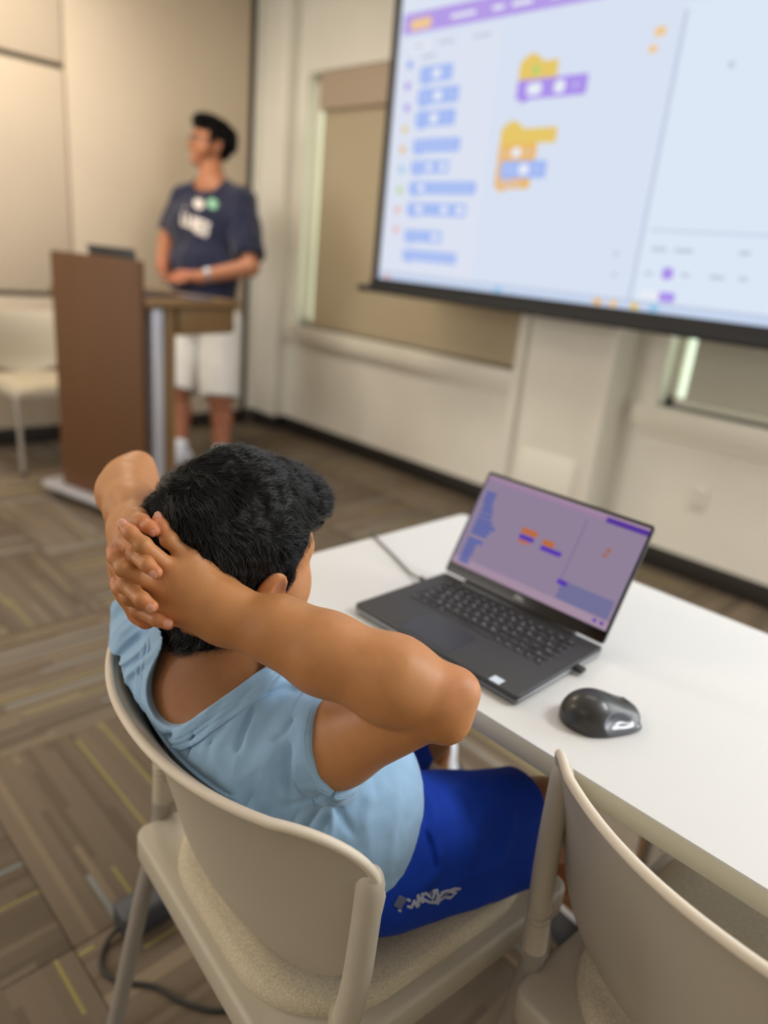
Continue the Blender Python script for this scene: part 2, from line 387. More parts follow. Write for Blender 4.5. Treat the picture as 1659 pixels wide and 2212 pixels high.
# ================================================================== TABLE
T = 0.715
M_top = mat('white_laminate', srgb(212, 211, 209), 0.38, noise=0.01, nscale=200)
M_edge = mat('table_edge_band', srgb(204, 198, 180), 0.5, bump=0.1, bscale=900)
M_alu = mat('brushed_aluminium', srgb(200, 198, 192), 0.3, metal=0.9)
M_dgrey = mat('dark_grey_metal', srgb(96, 90, 86), 0.5, metal=0.4)
tx0, tx1, ty0, ty1 = 0.672, 1.253, -0.60, 0.957
tab = empty('table', ((tx0+tx1)/2, (ty0+ty1)/2, 0), label='long white laminate training table carrying the open laptop and the mouse', cat='table')
cx, cy = (tx0+tx1)/2, (ty0+ty1)/2
b = MB(); b.prism(rrect(tx0-cx, ty0-cy, tx1-cx, ty1-cy, 0.012), 2, T-0.003, T); b.build('tabletop', M_top, tab)
b = MB(); b.prism(rrect(tx0-cx-0.001, ty0-cy-0.001, tx1-cx+0.001, ty1-cy+0.001, 0.012), 2, T-0.030, T-0.0028); b.build('edge_band', M_edge, tab, bevel=0.001, seg=1)
for ly in (0.336, -0.42):
    lg = MB(); lg.box((0.13, ly-cy-0.0135, 0.07), (0.19, ly-cy+0.0135, T-0.03)); lgo = lg.build('leg', M_alu, tab, bevel=0.008)
    f = MB(); f.prism([(-0.115, 0.03), (0.12, 0.055), (0.20, 0.055), (0.37, 0.03), (0.37, 0.065), (0.20, 0.11), (0.12, 0.11), (-0.115, 0.05)], 1, ly-cy-0.0135, ly-cy+0.0135); f.build('foot', M_alu, lgo, bevel=0.006)
    for fx in (-0.09, 0.35):
        g = MB(); g.tube([(fx, ly-cy, 0), (fx, ly-cy, 0.034)], 0.013, 14); g.build('glide', M_seal, lgo)
bm_ = MB(); bm_.box((0.14, ty0-cy+0.2, T-0.075), (0.18, ty1-cy-0.2, T-0.03)); bm_.build('stretcher', M_dgrey, tab, bevel=0.004)

# ================================================================== LAPTOP
LX, LY = 0.934, 0.578     # hinge line centre
M_lap = mat('laptop_black_deck', srgb(50, 50, 52), 0.45, bump=0.05, bscale=1500)
M_lapal = mat('laptop_silver_underside', srgb(120, 120, 124), 0.35, metal=0.8)
M_key = mat('key_plastic', srgb(30, 30, 33), 0.4)
M_leg = mat('key_legend_glow', srgb(170, 175, 180), 0.5, emit=srgb(200, 205, 215), estr=0.35)
M_bezel = mat('laptop_bezel_black', srgb(12, 12, 14), 0.12)
lap = empty('laptop', (LX, LY, T), label='open black laptop with a lit screen of code blocks on the white table', cat='laptop')
b = MB(); b.prism(rrect(-0.217, -0.159, 0.004, 0.159, 0.006), 2, 0.003, 0.009); b.build('underside', M_lapal, lap, bevel=0.002)
b = MB(); b.prism(rrect(-0.217, -0.159, 0.004, 0.159, 0.006), 2, 0.009, 0.016); deck = b.build('deck', M_lap, lap, bevel=0.0012)
for fx in (-0.19, -0.02):
    b = MB(); b.box((fx, -0.13, 0), (fx+0.012, 0.13, 0.003)); b.build('rubber_foot', M_seal, lap)
boxo('touchpad', (-0.208, -0.030, 0.0158), (-0.142, 0.066, 0.0164), mat('touchpad_black', srgb(44, 44, 47), 0.3), lap)
boxo('sticker', (-0.214, -0.126, 0.016), (-0.199, -0.109, 0.0165), mat('sticker_white', srgb(205, 214, 228), 0.4), lap)
# keys, each one a part; legends are one glowing print
def text_mesh(s, size):
    cu = bpy.data.curves.new('t', 'FONT'); cu.body = s; cu.size = size; cu.align_x = 'CENTER'; cu.align_y = 'CENTER'; cu.resolution_u = 2
    o = bpy.data.objects.new('t', cu); C.objects.link(o)
    me = bpy.data.meshes.new_from_object(o.evaluated_get(bpy.context.evaluated_depsgraph_get()))
    vs = [tuple(v.co) for v in me.vertices]; fs = [tuple(p.vertices) for p in me.polygons]
    bpy.data.objects.remove(o); bpy.data.curves.remove(cu); bpy.data.meshes.remove(me)
    return vs, fs
KW = 0.0183
rows = [('F', ['Esc', 'F1', 'F2', 'F3', 'F4', 'F5', 'F6', 'F7', 'F8', 'F9', 'F10', 'F11', 'F12', 'Del'], [1.0]*14, 0.55),
        ('1', list('`1234567890-=')+['<-'], [1]*13+[1.4], 1), ('Q', ['Tab']+list('QWERTYUIOP[]')+['\\'], [1.4]+[1]*13, 1),
        ('A', ['Caps']+list("ASDFGHJKL;'")+['Enter'], [1.6]+[1]*11+[1.8], 1), ('Z', ['Shift']+list('ZXCVBNM,./')+['Shift'], [2.1]+[1]*10+[2.3], 1),
        ('S', ['Ctrl', 'Fn', '', 'Alt', ' ', 'Alt', 'Ctrl', '<', '^', '>'], [1.2, 1, 1, 1, 5.2, 1, 1, 1, 1, 1], 1)]
kx = -0.022; legs = MB(); kmesh = {}
for _, labs, ws, hh in rows:
    ky = KW*14.4/2
    tot = sum(ws); sc_ = 14.4/tot
    for s_, wd in zip(labs, ws):
        wk = wd*KW*sc_; ck = (round(wk, 4), hh)
        if ck not in kmesh:
            k = MB(); k.box((-0.0078*hh, -wk/2+0.0011, 0), (0.0078*hh, wk/2-0.0011, 0.0012)); o = k.build('key', M_key, lap, bevel=0.0005, seg=1); kmesh[ck] = o
        else:
            o = kmesh[ck].copy(); C.objects.link(o); o.parent = lap
        o.location = (kx-KW*hh/2, ky-wk/2, 0.0158)
        if s_.strip():
            v, f = text_mesh(s_, 0.0072 if len(s_) == 1 else 0.0040)
            legs.add([(kx-KW*hh/2+p[1], ky-wk/2-p[0], 0.0172) for p in v], f)
        ky -= wk
    kx -= KW*hh
legs.build('key_print', M_leg, lap, recalc=False)
# lid, tilted back 27.7 degrees
lid_ax = Vector((0.466, 0, 0.885)); lid_n = Vector((-0.885, 0, 0.466))
ML = Matrix(((0, lid_ax.x, lid_n.x, 0.0), (-1, 0, 0, 0), (0, lid_ax.z, lid_n.z, 0.021), (0, 0, 0, 1)))   # u to the right, v up the lid, n to the user
def lidpart(mb, name, m, parent=lap, **k):
    mb.v = [tuple(ML @ Vector(p)) for p in mb.v]; return mb.build(name, m, parent, **k)
b = MB(); b.prism(rrect(-0.159, 0.0, 0.159, 0.196, 0.006), 2, -0.006, -0.002); lidpart(b, 'lid', M_lapal, bevel=0.0015)
b = MB(); b.prism(rrect(-0.1585, 0.0005, 0.1585, 0.1955, 0.005), 2, -0.002, 0.0); bez = lidpart(b, 'bezel', M_bezel)
b = MB(); b.tube([(0, 0.11, 0.014), (0, -0.11, 0.014)], 0.007, 12); b.build('hinge', M_bezel, lap, smooth=True)
Lc = {'base': srgb(158, 142, 168), 'top': srgb(172, 140, 176), 'hdr': srgb(96, 60, 166), 'low': srgb(182, 156, 178), 'blue': srgb(78, 104, 182), 'orange': srgb(205, 118, 66), 'purple': srgb(96, 60, 190),
      'line': srgb(120, 110, 156), 'grey': srgb(126, 124, 166), 'spr': srgb(176, 118, 100), 'pal': srgb(152, 140, 172)}
LK = list(Lc); LMt = [emi('laptop_'+k, Lc[k], 0.8) for k in LK]
b = MB()
def lr(u0, v0, u1, v1, k, lv=1, r=0.0):
    u0 -= .159; u1 -= .159; z = 0.0003+0.0002*lv
    p = rrect(u0, v0, u1, v1, r, 3) if r else [(u0, v0), (u1, v0), (u1, v1), (u0, v1)]
    b.add([(q[0], q[1], z) for q in p], [tuple(range(len(p)))], LK.index(k))
lr(.0045, .020, .3135, .190, 'base', 0); lr(.0045, .186, .3135, .190, 'low', 1); lr(.0045, .179, .242, .186, 'top', 1); lr(.242, .177, .3135, .186, 'hdr', 1)
lr(.0045, .020, .3135, .034, 'low', 1)
for (u0, v0, u1) in ((.014, .158, .036), (.014, .150, .036), (.014, .142, .036), (.018, .134, .040), (.018, .126, .044), (.018, .117, .046), (.018, .108, .052), (.018, .100, .062), (.018, .092, .056), (.018, .084, .052),
                     (.018, .070, .050), (.018, .062, .040), (.018, .054, .040), (.018, .046, .040), (.018, .038, .038), (.018, .030, .040)):
    lr(u0, v0-.003, u1, v0+.0025, 'blue', 2, .0015)
lr(.110, .113, .142, .123, 'orange', 2, .002); lr(.111, .103, .140, .111, 'purple', 2, .002); lr(.112, .097, .134, .102, 'orange', 2, .001)
lr(.156, .107, .178, .117, 'orange', 2, .002); lr(.156, .098, .196, .106, 'purple', 2, .002)
lr(.212, .062, .2135, .170, 'line', 2); lr(.208, .058, .226, .066, 'purple', 3, .002); lr(.216, .036, .308, .066, 'grey', 1)
lr(.259, .124, .268, .130, 'spr', 2, .002); lr(.262, .132, .270, .140, 'spr', 2, .002); lr(.288, .026, .294, .031, 'purple', 3); lr(.300, .026, .306, .031, 'purple', 3)
lidpart(b, 'display_picture', LMt, recalc=False)
v, f = text_mesh('DELL', 0.0085); b = MB(); b.add([(p[0], p[1]+0.0105, 0.0004) for p in v], f)
lidpart(b, 'logo', mat('logo_silver', srgb(170, 170, 172), 0.3, metal=0.6), recalc=False)
# dongle in the right side of the laptop
dg = MB(); dg.box((-0.078, -0.172, 0.005), (-0.064, -0.1588, 0.011)); dgo = dg.build('usb_receiver', M_seal, None, bevel=0.001); dgo.location = (LX, LY, T)
tag(dgo, 'tiny black wireless receiver plugged into the right side of the laptop', 'receiver')
# charger lead leaving over the left end of the table
b = MB()
pts = [(0.885, LY+0.160, T+0.010), (0.895, 0.775, T+0.006), (0.905, 0.80, T+0.0035), (0.935, 0.87, T+0.0030), (0.960, 0.935, T+0.0030), (0.968, 0.956, T+0.0030), (0.972, 0.964, T-0.010), (0.972, 0.965, 0.4), (0.95, 0.968, 0.12), (0.85, 0.99, 0.03), (0.60, 1.03, 0.006), (0.50, 1.03, 0.02)]
def smooth_path(pts, n=6):
    P = [Vector(p) for p in pts]; out = []
    for i in range(len(P)-1):
        p0 = P[max(i-1, 0)]; p1 = P[i]; p2 = P[i+1]; p3 = P[min(i+2, len(P)-1)]
        for k in range(n):
            t = k/n; out.append(0.5*((2*p1)+(p2-p0)*t+(2*p0-5*p1+4*p2-p3)*t*t+(3*p1-p0-3*p2+p3)*t**3))
    out.append(P[-1]); return out
b.tube(smooth_path(pts), 0.0022, 8)
cb = b.build('charger_cable', mat('cable_grey', srgb(92, 90, 88), 0.5), None, smooth=True); tag(cb, 'thin grey charger lead running from laptop to the left table end', 'cable')
b = MB(); b.tube([(0.8855, LY+0.1588, T+0.010), (0.891, LY+0.176, T+0.009)], 0.0042, 10); b.build('plug', M_seal, cb)
pb = boxo('power_adapter', (0.43, 0.97, 0.0), (0.53, 1.03, 0.055), mat('adapter_charcoal', srgb(62, 63, 68), 0.5), None, bevel=0.008)
tag(pb, 'charcoal power adapter block on the carpet behind the seated boy\'s chair leg', 'power adapter')
b = MB(); b.tube(smooth_path([(0.435, 1.0, 0.02), (0.40, 0.99, 0.006), (0.375, 0.95, 0.0045), (0.39, 0.905, 0.0045), (0.43, 0.86, 0.0045), (0.455, 0.80, 0.0045), (0.50, 0.745, 0.0045), (0.60, 0.70, 0.0045), (0.75, 0.69, 0.0045)]), 0.0045, 8)
o = b.build('floor_cable', M_seal, None, smooth=True); tag(o, 'black power cable curving across the carpet under the boy\'s chair', 'cable')

# ================================================================== CHAIRS
M_shell = mat('chair_shell_beige', srgb(184, 175, 158), 0.5, bump=0.25, bscale=1800)
M_rim = mat('chair_rim_beige', srgb(216, 204, 186), 0.5)
M_cleg = mat('chair_leg_grey', srgb(160, 154, 146), 0.4, metal=0.2)
M_pad = mat('seat_fabric_heather', srgb(196, 184, 160), 0.95, noise=0.22, nscale=420, bump=0.5, bscale=1200)
ZTOP, ZBOT = 0.7823, 0.4716
CH1 = (0.5942, 0.554); CH1R = -0.0957; XB0, XB1, XB2, XA, XAL, XP = -0.2192, -0.1008, 0.60, 0.0835, 0.0037, 2.205      # the boy's chair; profile of the backrest
def sh_w(z):
    r = 0.057; W_ = 0.2433
    if z > ZTOP-r: return W_-r+math.sqrt(max(r*r-(z-(ZTOP-r))**2, 0))
    t = min(1, max(0, (0.600-z)/(0.600-ZBOT)))
    return (W_-0.022*min(1, max(0, (0.70-z)/0.10)))*math.sqrt(max(0, 1-t**1.84))
def sh_x(y, z):
    v = (z-ZBOT)/(ZTOP-ZBOT)
    xc = XB0+XB1*(1-max(0, 1-v)**XB2)+0.0277*max(0, (0.56-z)/0.09)**2
    return xc + (XA+XAL*(1-v))*(abs(y)/0.232)**XP
def make_chair(name):
    r = empty(name)
    nz, ny = 40, 32
    zs = [ZBOT+(ZTOP-ZBOT)*(0.5-0.5*math.cos(math.pi*i/nz)) for i in range(nz+1)]
    def surf(off):
        rows_ = []
        for z in zs:
            wz = sh_w(z); row = []
            for j in range(ny+1):
                y = wz*math.sin(math.pi/2*(2*j/ny-1)); row.append((sh_x(y, z)+off, y, z))
            rows_.append(row)
        return rows_
    b = MB(); b.grid(surf(0.0)); F = surf(-0.007); b.grid(F)
    A = surf(0.0); nv = ny+1; tot = (nz+1)*nv
    loop = [i*nv for i in range(nz+1)]+[nz*nv+j for j in range(1, nv)]+[i*nv+ny for i in range(nz-1, -1, -1)]+[j for j in range(ny-1, 0, -1)]
    for k in range(len(loop)):
        a = loop[k]; c = loop[(k+1) % len(loop)]; b.f.append((a, c, c+tot, a+tot)); b.m.append(0)
    back = b.build('backrest', M_shell, r, smooth=True)
    # rounded bead round the upper edge
    P = []
    for i in range(nz+1):
        if zs[i] > 0.56: P.append(Vector((sh_x(-sh_w(zs[i]), zs[i])-0.0035, -sh_w(zs[i]), zs[i])))
    top = [Vector((sh_x(y, ZTOP)-0.0035, y, ZTOP)) for y in np.linspace(-sh_w(ZTOP), sh_w(ZTOP), 30)]
    P = P+top+[Vector((p.x, -p.y, p.z)) for p in reversed(P)]
    Q = [P[0]]
    for p in P[1:]:
        if (p-Q[-1]).length > 0.004: Q.append(p)
    b = MB(); rr = [0.0050*min(1, 0.15+min(i, len(Q)-1-i)/6) for i in range(len(Q))]; b.tube(Q, rr, 12); b.build('edge_bead', M_rim, r, smooth=True)
    # posts with plastic sleeves, running on down as the back legs
    for s in (-1, 1):
        yy = 0.220*s
        pts = [(sh_x(0.243, 0.722)-0.004, 0.237*s, 0.730), (sh_x(0.243, 0.71)-0.008, 0.237*s, 0.712), (-0.193, 0.236*s, 0.65), (-0.194, 0.233*s, 0.58), (-0.198, 0.226*s, 0.51), (-0.202, 0.221*s, 0.462)]
        sp = smooth_path(pts, 4); n = len(sp)
        rad = [(0.0132+0.0022*i/n)*min(1, 0.45+i*0.14) for i in range(n)]
        b = MB(); b.tube(sp, rad, 18); po = b.build('post_sleeve', M_shell, r, smooth=True)
        b = MB()
        for zz in (0.532, 0.523, 0.514, 0.505, 0.496, 0.487):
            xx = -0.1985
            b.tube([(xx, 0.2255*s, zz), (xx-0.0004, 0.2255*s, zz+0.0016)], 0.0151, 18)
        b.build('sleeve_rib', M_shell, po)
        b = MB(); b.tube(smooth_path([(-0.202, yy, 0.47), (-0.208, yy*1.0, 0.42), (-0.235, yy*1.04, 0.28), (-0.282, yy*1.10, 0.012)], 5), [0.0150]*3+[0.0140]*4+[0.0130]*9, 16)
        lg = b.build('leg', M_cleg, r, smooth=True)
        b = MB(); b.tube([(-0.282, yy*1.10, 0.0), (-0.282, yy*1.10, 0.02)], 0.016, 14); b.build('glide', M_seal, lg)
        b = MB(); b.tube(smooth_path([(-0.16, yy*.90, 0.425), (0.0, yy*.90, 0.425), (0.13, yy*.92, 0.42), (0.175, yy*.92, 0.385), (0.195, yy*.93, 0.25), (0.215, yy*.95, 0.012)], 5), 0.0125, 14)
        lg = b.build('leg', M_cleg, r, smooth=True)
        b = MB(); b.tube([(0.215, yy*.95, 0.0), (0.215, yy*.95, 0.02)], 0.016, 14); b.build('glide', M_seal, lg)
    b = MB(); b.prism(rrect(-0.250, -0.214, 0.214, 0.214, 0.022, 6), 2, 0.402, 0.447); b.build('seat_frame', M_shell, r, bevel=0.007, seg=3)
    # domed fabric pad
    b = MB(); rows_ = []
    out = rrect(-0.232, -0.192, 0.208, 0.192, 0.13, 12)
    for k, (sc2, z) in enumerate(((1.0, 0.440), (1.012, 0.452), (1.0, 0.464), (0.96, 0.470), (0.8, 0.4725), (0.5, 0.471), (0.2, 0.470), (0.02, 0.470))):
        rows_.append([((p[0]-0.02)*sc2+0.02, p[1]*sc2, z) for p in out]+[((out[0][0]-0.02)*sc2+0.02, out[0][1]*sc2, z)])
    b.grid(rows_); b.build('seat_pad', M_pad, r, smooth=True)
    return r
ch = make_chair('chair'); ch.location = (CH1[0], CH1[1], 0); ch.rotation_euler = (0, 0, CH1R)
tag(ch, 'beige plastic-backed chair that the boy in blue sits on', 'chair', 'beige stacking chairs')
c2 = copy_tree(ch); c2.location = (0.830, 0.0570, 0); c2.rotation_euler = (0, 0, -0.0632)
tag(c2, 'empty beige chair pushed in at the white table beside the mouse', 'chair', 'beige stacking chairs')
c3 = copy_tree(ch); c3.location = (1.44, 4.06, 0); c3.rotation_euler = (0, 0, math.radians(-88))
tag(c3, 'beige chair against the panel wall behind the wooden lectern', 'chair', 'beige stacking chairs')

# ================================================================== LECTERN
M_wood = mat('lectern_walnut', srgb(94, 60, 28), 0.65, noise=0.06, nscale=30)
M_wood2 = mat('lectern_light_wood', srgb(126, 96, 58), 0.45, noise=0.06, nscale=30)
for m_ in (M_wood, M_wood2):      # long vertical grain
    nt = m_.node_tree
    for n_ in list(nt.nodes):
        if n_.type == 'TEX_NOISE':
            mp = nt.nodes.new('ShaderNodeMapping'); mp.inputs['Scale'].default_value = (1, 1, 0.06)
            tc_ = [q for q in nt.nodes if q.type == 'TEX_COORD'][0]
            nt.links.new(tc_.outputs['Object'], mp.inputs[0]); nt.links.new(mp.outputs[0], n_.inputs['Vector'])
lec = empty('lectern', (1.275, 3.50, 0), math.atan2(-0.97014, 0.24254), 'brown wooden lectern on a silver wheeled base in front of the standing teen', 'lectern')
# local x along the front panel, local y points away from the audience (to the speaker)
boxo('front_panel', (0.075, -0.012, 0.075), (0.650, 0.012, 1.150), M_wood, lec, bevel=0.003)
M_silver = mat('silver_post', srgb(196, 196, 204), 0.35, metal=0.35)
for x0 in (0.13, 0.555):
    boxo('post', (x0, 0.06, 0.07), (x0+0.085, 0.125, 0.965), M_silver, lec, bevel=0.012)
boxo('brace', (0.600, 0.145, 0.07), (0.620, 0.205, 0.965), M_wood2, lec, bevel=0.002)
boxo('desk', (0.02, 0.014, 0.965), (0.655, 0.580, 0.998), M_wood2, lec, bevel=0.003)
dr = boxo('drawer', (0.06, 0.215, 0.845), (0.630, 0.545, 0.963), M_wood2, lec, bevel=0.003)
boxo('drawer_face', (0.055, 0.545, 0.850), (0.635, 0.560, 0.958), M_wood2, dr, bevel=0.002)
b = MB(); b.prism(rrect(-0.035, -0.06, 0.72, 0.50, 0.03), 2, 0.045, 0.075); b.build('base', M_silver, lec, bevel=0.006)
for x in (0.03, 0.65):
    for y in (0.0, 0.44):
        b = MB(); b.tube([(x-0.012, y, 0.023), (x+0.012, y, 0.023)], 0.023, 16); b.box((x-0.014, y-0.008, 0.02), (x+0.014, y+0.008, 0.046)); b.build('caster', M_seal, lec)
# devices on the lectern
L0 = lec.matrix_basis
def on_lec(p): return (Matrix.Translation((1.275, 3.50, 0)) @ Matrix.Rotation(math.atan2(-0.97014, 0.24254), 4, 'Z')) @ Vector(p)
lp = empty('lectern_laptop', on_lec((0.39, 0.20, 0.9985)), lec.rotation_euler[2], 'dark laptop standing open on the lectern desk behind its front panel', 'laptop')
b = MB(); b.prism(rrect(-0.15, -0.10, 0.15, 0.10, 0.008), 2, 0.0, 0.015); b.build('deck', M_lap, lp, bevel=0.002)
b = MB(); b.box((-0.15, -0.006, 0.0), (0.15, 0.0, 0.185)); o = b.build('lid', M_lap, lp, bevel=0.002); o.location = (0, -0.098, 0.013); o.rotation_euler = (math.radians(14), 0, 0)
b = MB(); b.box((-0.14, 0.0, 0.012), (0.14, 0.001, 0.178)); o2 = b.build('screen', emi('small_screen', srgb(170, 180, 210), 0.6), lp, recalc=True); o2.location = (0, -0.098, 0.013); o2.rotation_euler = (math.radians(14), 0, 0)
o = MB(); o.prism(rrect(-0.085, -0.06, 0.085, 0.06, 0.008), 2, 0.0, 0.009); tb_ = o.build('tablet', mat('tablet_bluegrey', srgb(92, 98, 112), 0.3), None, bevel=0.002)
tb_.location = on_lec((0.55, 0.365, 0.9985)); tb_.rotation_euler = (0, 0, lec.rotation_euler[2]); tag(tb_, 'flat blue-grey tablet lying at the edge of the lectern desk', 'tablet')
# ================================================================== ORGANIC SURFACES
# figures are signed distance fields (blended limbs, joints, folds of cloth) turned into one continuous mesh by surface nets
F32 = np.float32
def A3(p): return np.asarray(p, F32)
def cap(P, a, b, ra, rb):
    a = A3(a); b = A3(b); ab = b-a; L2 = float(ab @ ab)+1e-12
    t = np.clip(((P-a) @ ab)/L2, 0, 1)
    q = P-a-t[:, None]*ab
    return np.sqrt((q*q).sum(1)) - (ra+(rb-ra)*t)
def sph(P, c, r):
    q = P-A3(c); return np.sqrt((q*q).sum(1))-r
def ell(P, c, r, R=None):
    q = P-A3(c)
    if R is not None: q = q @ np.asarray(R, F32)       # columns of R are the axes
    r = A3(r); k0 = np.sqrt(((q/r)**2).sum(1))+1e-9; k1 = np.sqrt(((q/(r*r))**2).sum(1))+1e-9
    return k0*(k0-1)/k1
def smin(a, b, k):
    h = np.maximum(k-np.abs(a-b), 0)/k
    return np.minimum(a, b)-h*h*k*0.25
def smax(a, b, k): return -smin(-a, -b, k)
def chain(P, pts, rad, k):
    d = None
    for i in range(len(pts)-1):
        e = cap(P, pts[i], pts[i+1], rad[i], rad[i+1]); d = e if d is None else smin(d, e, k)
    return d
def segdist(P, a, b):
    a = A3(a); b = A3(b); ab = b-a; t = np.clip(((P-a) @ ab)/float(ab @ ab+1e-12), 0, 1)
    q = P-a-t[:, None]*ab
    return np.sqrt((q*q).sum(1)), t
def local(P, f, c, r):
    """evaluate f only near the ball (c, r) that holds it; elsewhere the distance to that ball is enough"""
    dist = np.sqrt(((P-A3(c))**2).sum(1))-r; m = dist < .05; out = dist.astype(F32)+.0
    if m.any(): out[m] = np.where(dist[m] < .04, f(P[m]), np.maximum(f(P[m]), .02))
    return out
def fold(P, pts, w, amp):
    """height added to cloth along a polyline, sharper at its crest and fading towards both ends"""
    out = np.zeros(len(P), F32); n = len(pts)-1; w = w*.72
    A = np.array(pts, F32); c = .5*(A.min(0)+A.max(0)); r = float(np.sqrt(((A-c)**2).sum(1)).max())+3*w
    m = ((P-c)**2).sum(1) < r*r
    if not m.any(): return out
    Q = P[m]; dm = np.full(len(Q), 9, F32); tm = np.zeros(len(Q), F32)
    for i in range(n):
        d, t = segdist(Q, pts[i], pts[i+1]); s = d < dm
        dm = np.where(s, d, dm); tm = np.where(s, (i+t)/n, tm)
    out[m] = amp*(.6*np.exp(-(dm/w)**2)+.4*np.exp(-(dm/(.42*w))**2))*np.clip(np.sin(np.pi*(0.08+0.84*tm))*1.5, 0, 1)
    return out
def frame(fwd, up):
    f = Vector(fwd).normalized(); u = Vector(up); u = (u-f*u.dot(f)).normalized(); l = u.cross(f)
    return np.array([list(f), list(l), list(u)], F32).T          # columns: forward, left, up

def axis_grid(lo, hi, h, fine=None):
    """grid planes along one axis; fine = (a, b, hf) is a closer spaced stretch"""
    if fine is None: g = np.arange(lo, hi+h, h)
    else:
        a, b, hf = fine; g = np.concatenate([np.arange(lo, a, h), np.arange(a, b, hf), np.arange(b, hi+h, h)])
    n = int(math.ceil(len(g)/8)*8); return np.concatenate([g, g[-1]+h*np.arange(1, n-len(g)+1)])
def mesh_sdf(f, lo, hi, h, chunk=400000, pad=2.2, fine=None):
    B = 8
    ax_ = [axis_grid(float(lo[i]), float(hi[i]), h, None if fine is None else fine[i]) for i in range(3)]
    nb = [len(a)//B for a in ax_]
    g = [0.5*(a[0::B]+a[B-1::B]) for a in ax_]; hw = [0.5*(a[B-1::B]-a[0::B])+h*0.6 for a in ax_]
    Pc = np.stack(np.meshgrid(*g, indexing='ij'), -1).reshape(-1, 3).astype(F32)
    rad = np.sqrt(hw[0][:, None, None]**2+hw[1][None, :, None]**2+hw[2][None, None, :]**2)
    dc = np.concatenate([f(Pc[i:i+chunk]) for i in range(0, len(Pc), chunk)]).reshape(nb)
    act = np.abs(dc) < rad*1.2+pad*h
    arr = np.repeat(np.repeat(np.repeat(dc.astype(F32), B, 0), B, 1), B, 2)
    ai = np.argwhere(act)
    off = np.stack(np.meshgrid(*[np.arange(B)]*3, indexing='ij'), -1).reshape(-1, 3)
    per = max(1, chunk//B**3)
    for s in range(0, len(ai), per):
        idx = (ai[s:s+per, None, :]*B+off[None]).reshape(-1, 3)
        P = np.stack([ax_[k][idx[:, k]] for k in range(3)], 1).astype(F32)
        arr[idx[:, 0], idx[:, 1], idx[:, 2]] = f(P)
    neg = arr < 0
    c = np.zeros([n-1 for n in arr.shape], np.uint8)
    sl = (slice(0, -1), slice(1, None))
    for a in (0, 1):
        for b_ in (0, 1):
            for d in (0, 1): c += neg[sl[a], sl[b_], sl[d]]
    ids = np.argwhere((c > 0) & (c < 8))
    vid = np.full(c.shape, -1, np.int32); vid[ids[:, 0], ids[:, 1], ids[:, 2]] = np.arange(len(ids))
    acc = np.zeros((len(ids), 3)); cnt = np.zeros(len(ids))
    corners = [(a, b_, d) for a in (0, 1) for b_ in (0, 1) for d in (0, 1)]
    for i, p in enumerate(corners):
        for q in corners[i+1:]:
            if sum(abs(p[k]-q[k]) for k in range(3)) != 1: continue
            vp = arr[ids[:, 0]+p[0], ids[:, 1]+p[1], ids[:, 2]+p[2]]; vq = arr[ids[:, 0]+q[0], ids[:, 1]+q[1], ids[:, 2]+q[2]]
            m = (vp < 0) != (vq < 0)
            t = np.where(m, vp/np.where(m, vp-vq, 1), 0)[:, None]
            acc += np.where(m[:, None], np.array(p)+t*(np.array(q)-np.array(p)), 0); cnt += m
    acc /= cnt[:, None]
    V = np.stack([ax_[k][ids[:, k]]+acc[:, k]*(ax_[k][ids[:, k]+1]-ax_[k][ids[:, k]]) for k in range(3)], 1)
    hl_ = np.min(np.stack([ax_[k][ids[:, k]+1]-ax_[k][ids[:, k]] for k in range(3)], 1), 1)
    quads = []
    for ax in range(3):
        o1, o2 = [(1, 2), (2, 0), (0, 1)][ax]
        s0 = [slice(None)]*3; s1 = [slice(None)]*3; s0[ax] = slice(0, -1); s1[ax] = slice(1, None)
        ch_ = neg[tuple(s0)] != neg[tuple(s1)]
        e = np.argwhere(ch_); ok = (e[:, o1] > 0) & (e[:, o2] > 0) & (e[:, o1] < arr.shape[o1]-1) & (e[:, o2] < arr.shape[o2]-1); e = e[ok]
        def cell(d1, d2):
            k = e.copy(); k[:, o1] -= d1; k[:, o2] -= d2; return vid[k[:, 0], k[:, 1], k[:, 2]]
        q = np.stack([cell(1, 1), cell(0, 1), cell(0, 0), cell(1, 0)], 1)
        flip = ~neg[e[:, 0], e[:, 1], e[:, 2]]
        q[flip] = q[flip][:, ::-1]; quads.append(q)
    Q = np.concatenate(quads); Q = Q[(Q >= 0).all(1)]
    # pull the vertices onto the true surface
    ee = h*0.5
    for it in range(2):
        Pv = V.astype(F32); d0 = f(Pv); G = np.zeros_like(V)
        for k in range(3):
            dd = np.zeros(3, F32); dd[k] = ee; G[:, k] = (f(Pv+dd)-f(Pv-dd))/(2*ee)
        gl = np.maximum((G*G).sum(1), 0.25); st = (d0/gl)[:, None]*G
        ln = np.linalg.norm(st, axis=1, keepdims=True); st *= np.minimum(1, hl_[:, None]*0.8/np.maximum(ln, 1e-9)); V = V-st*(0.9 if it == 0 else 0.6)
    return V, Q
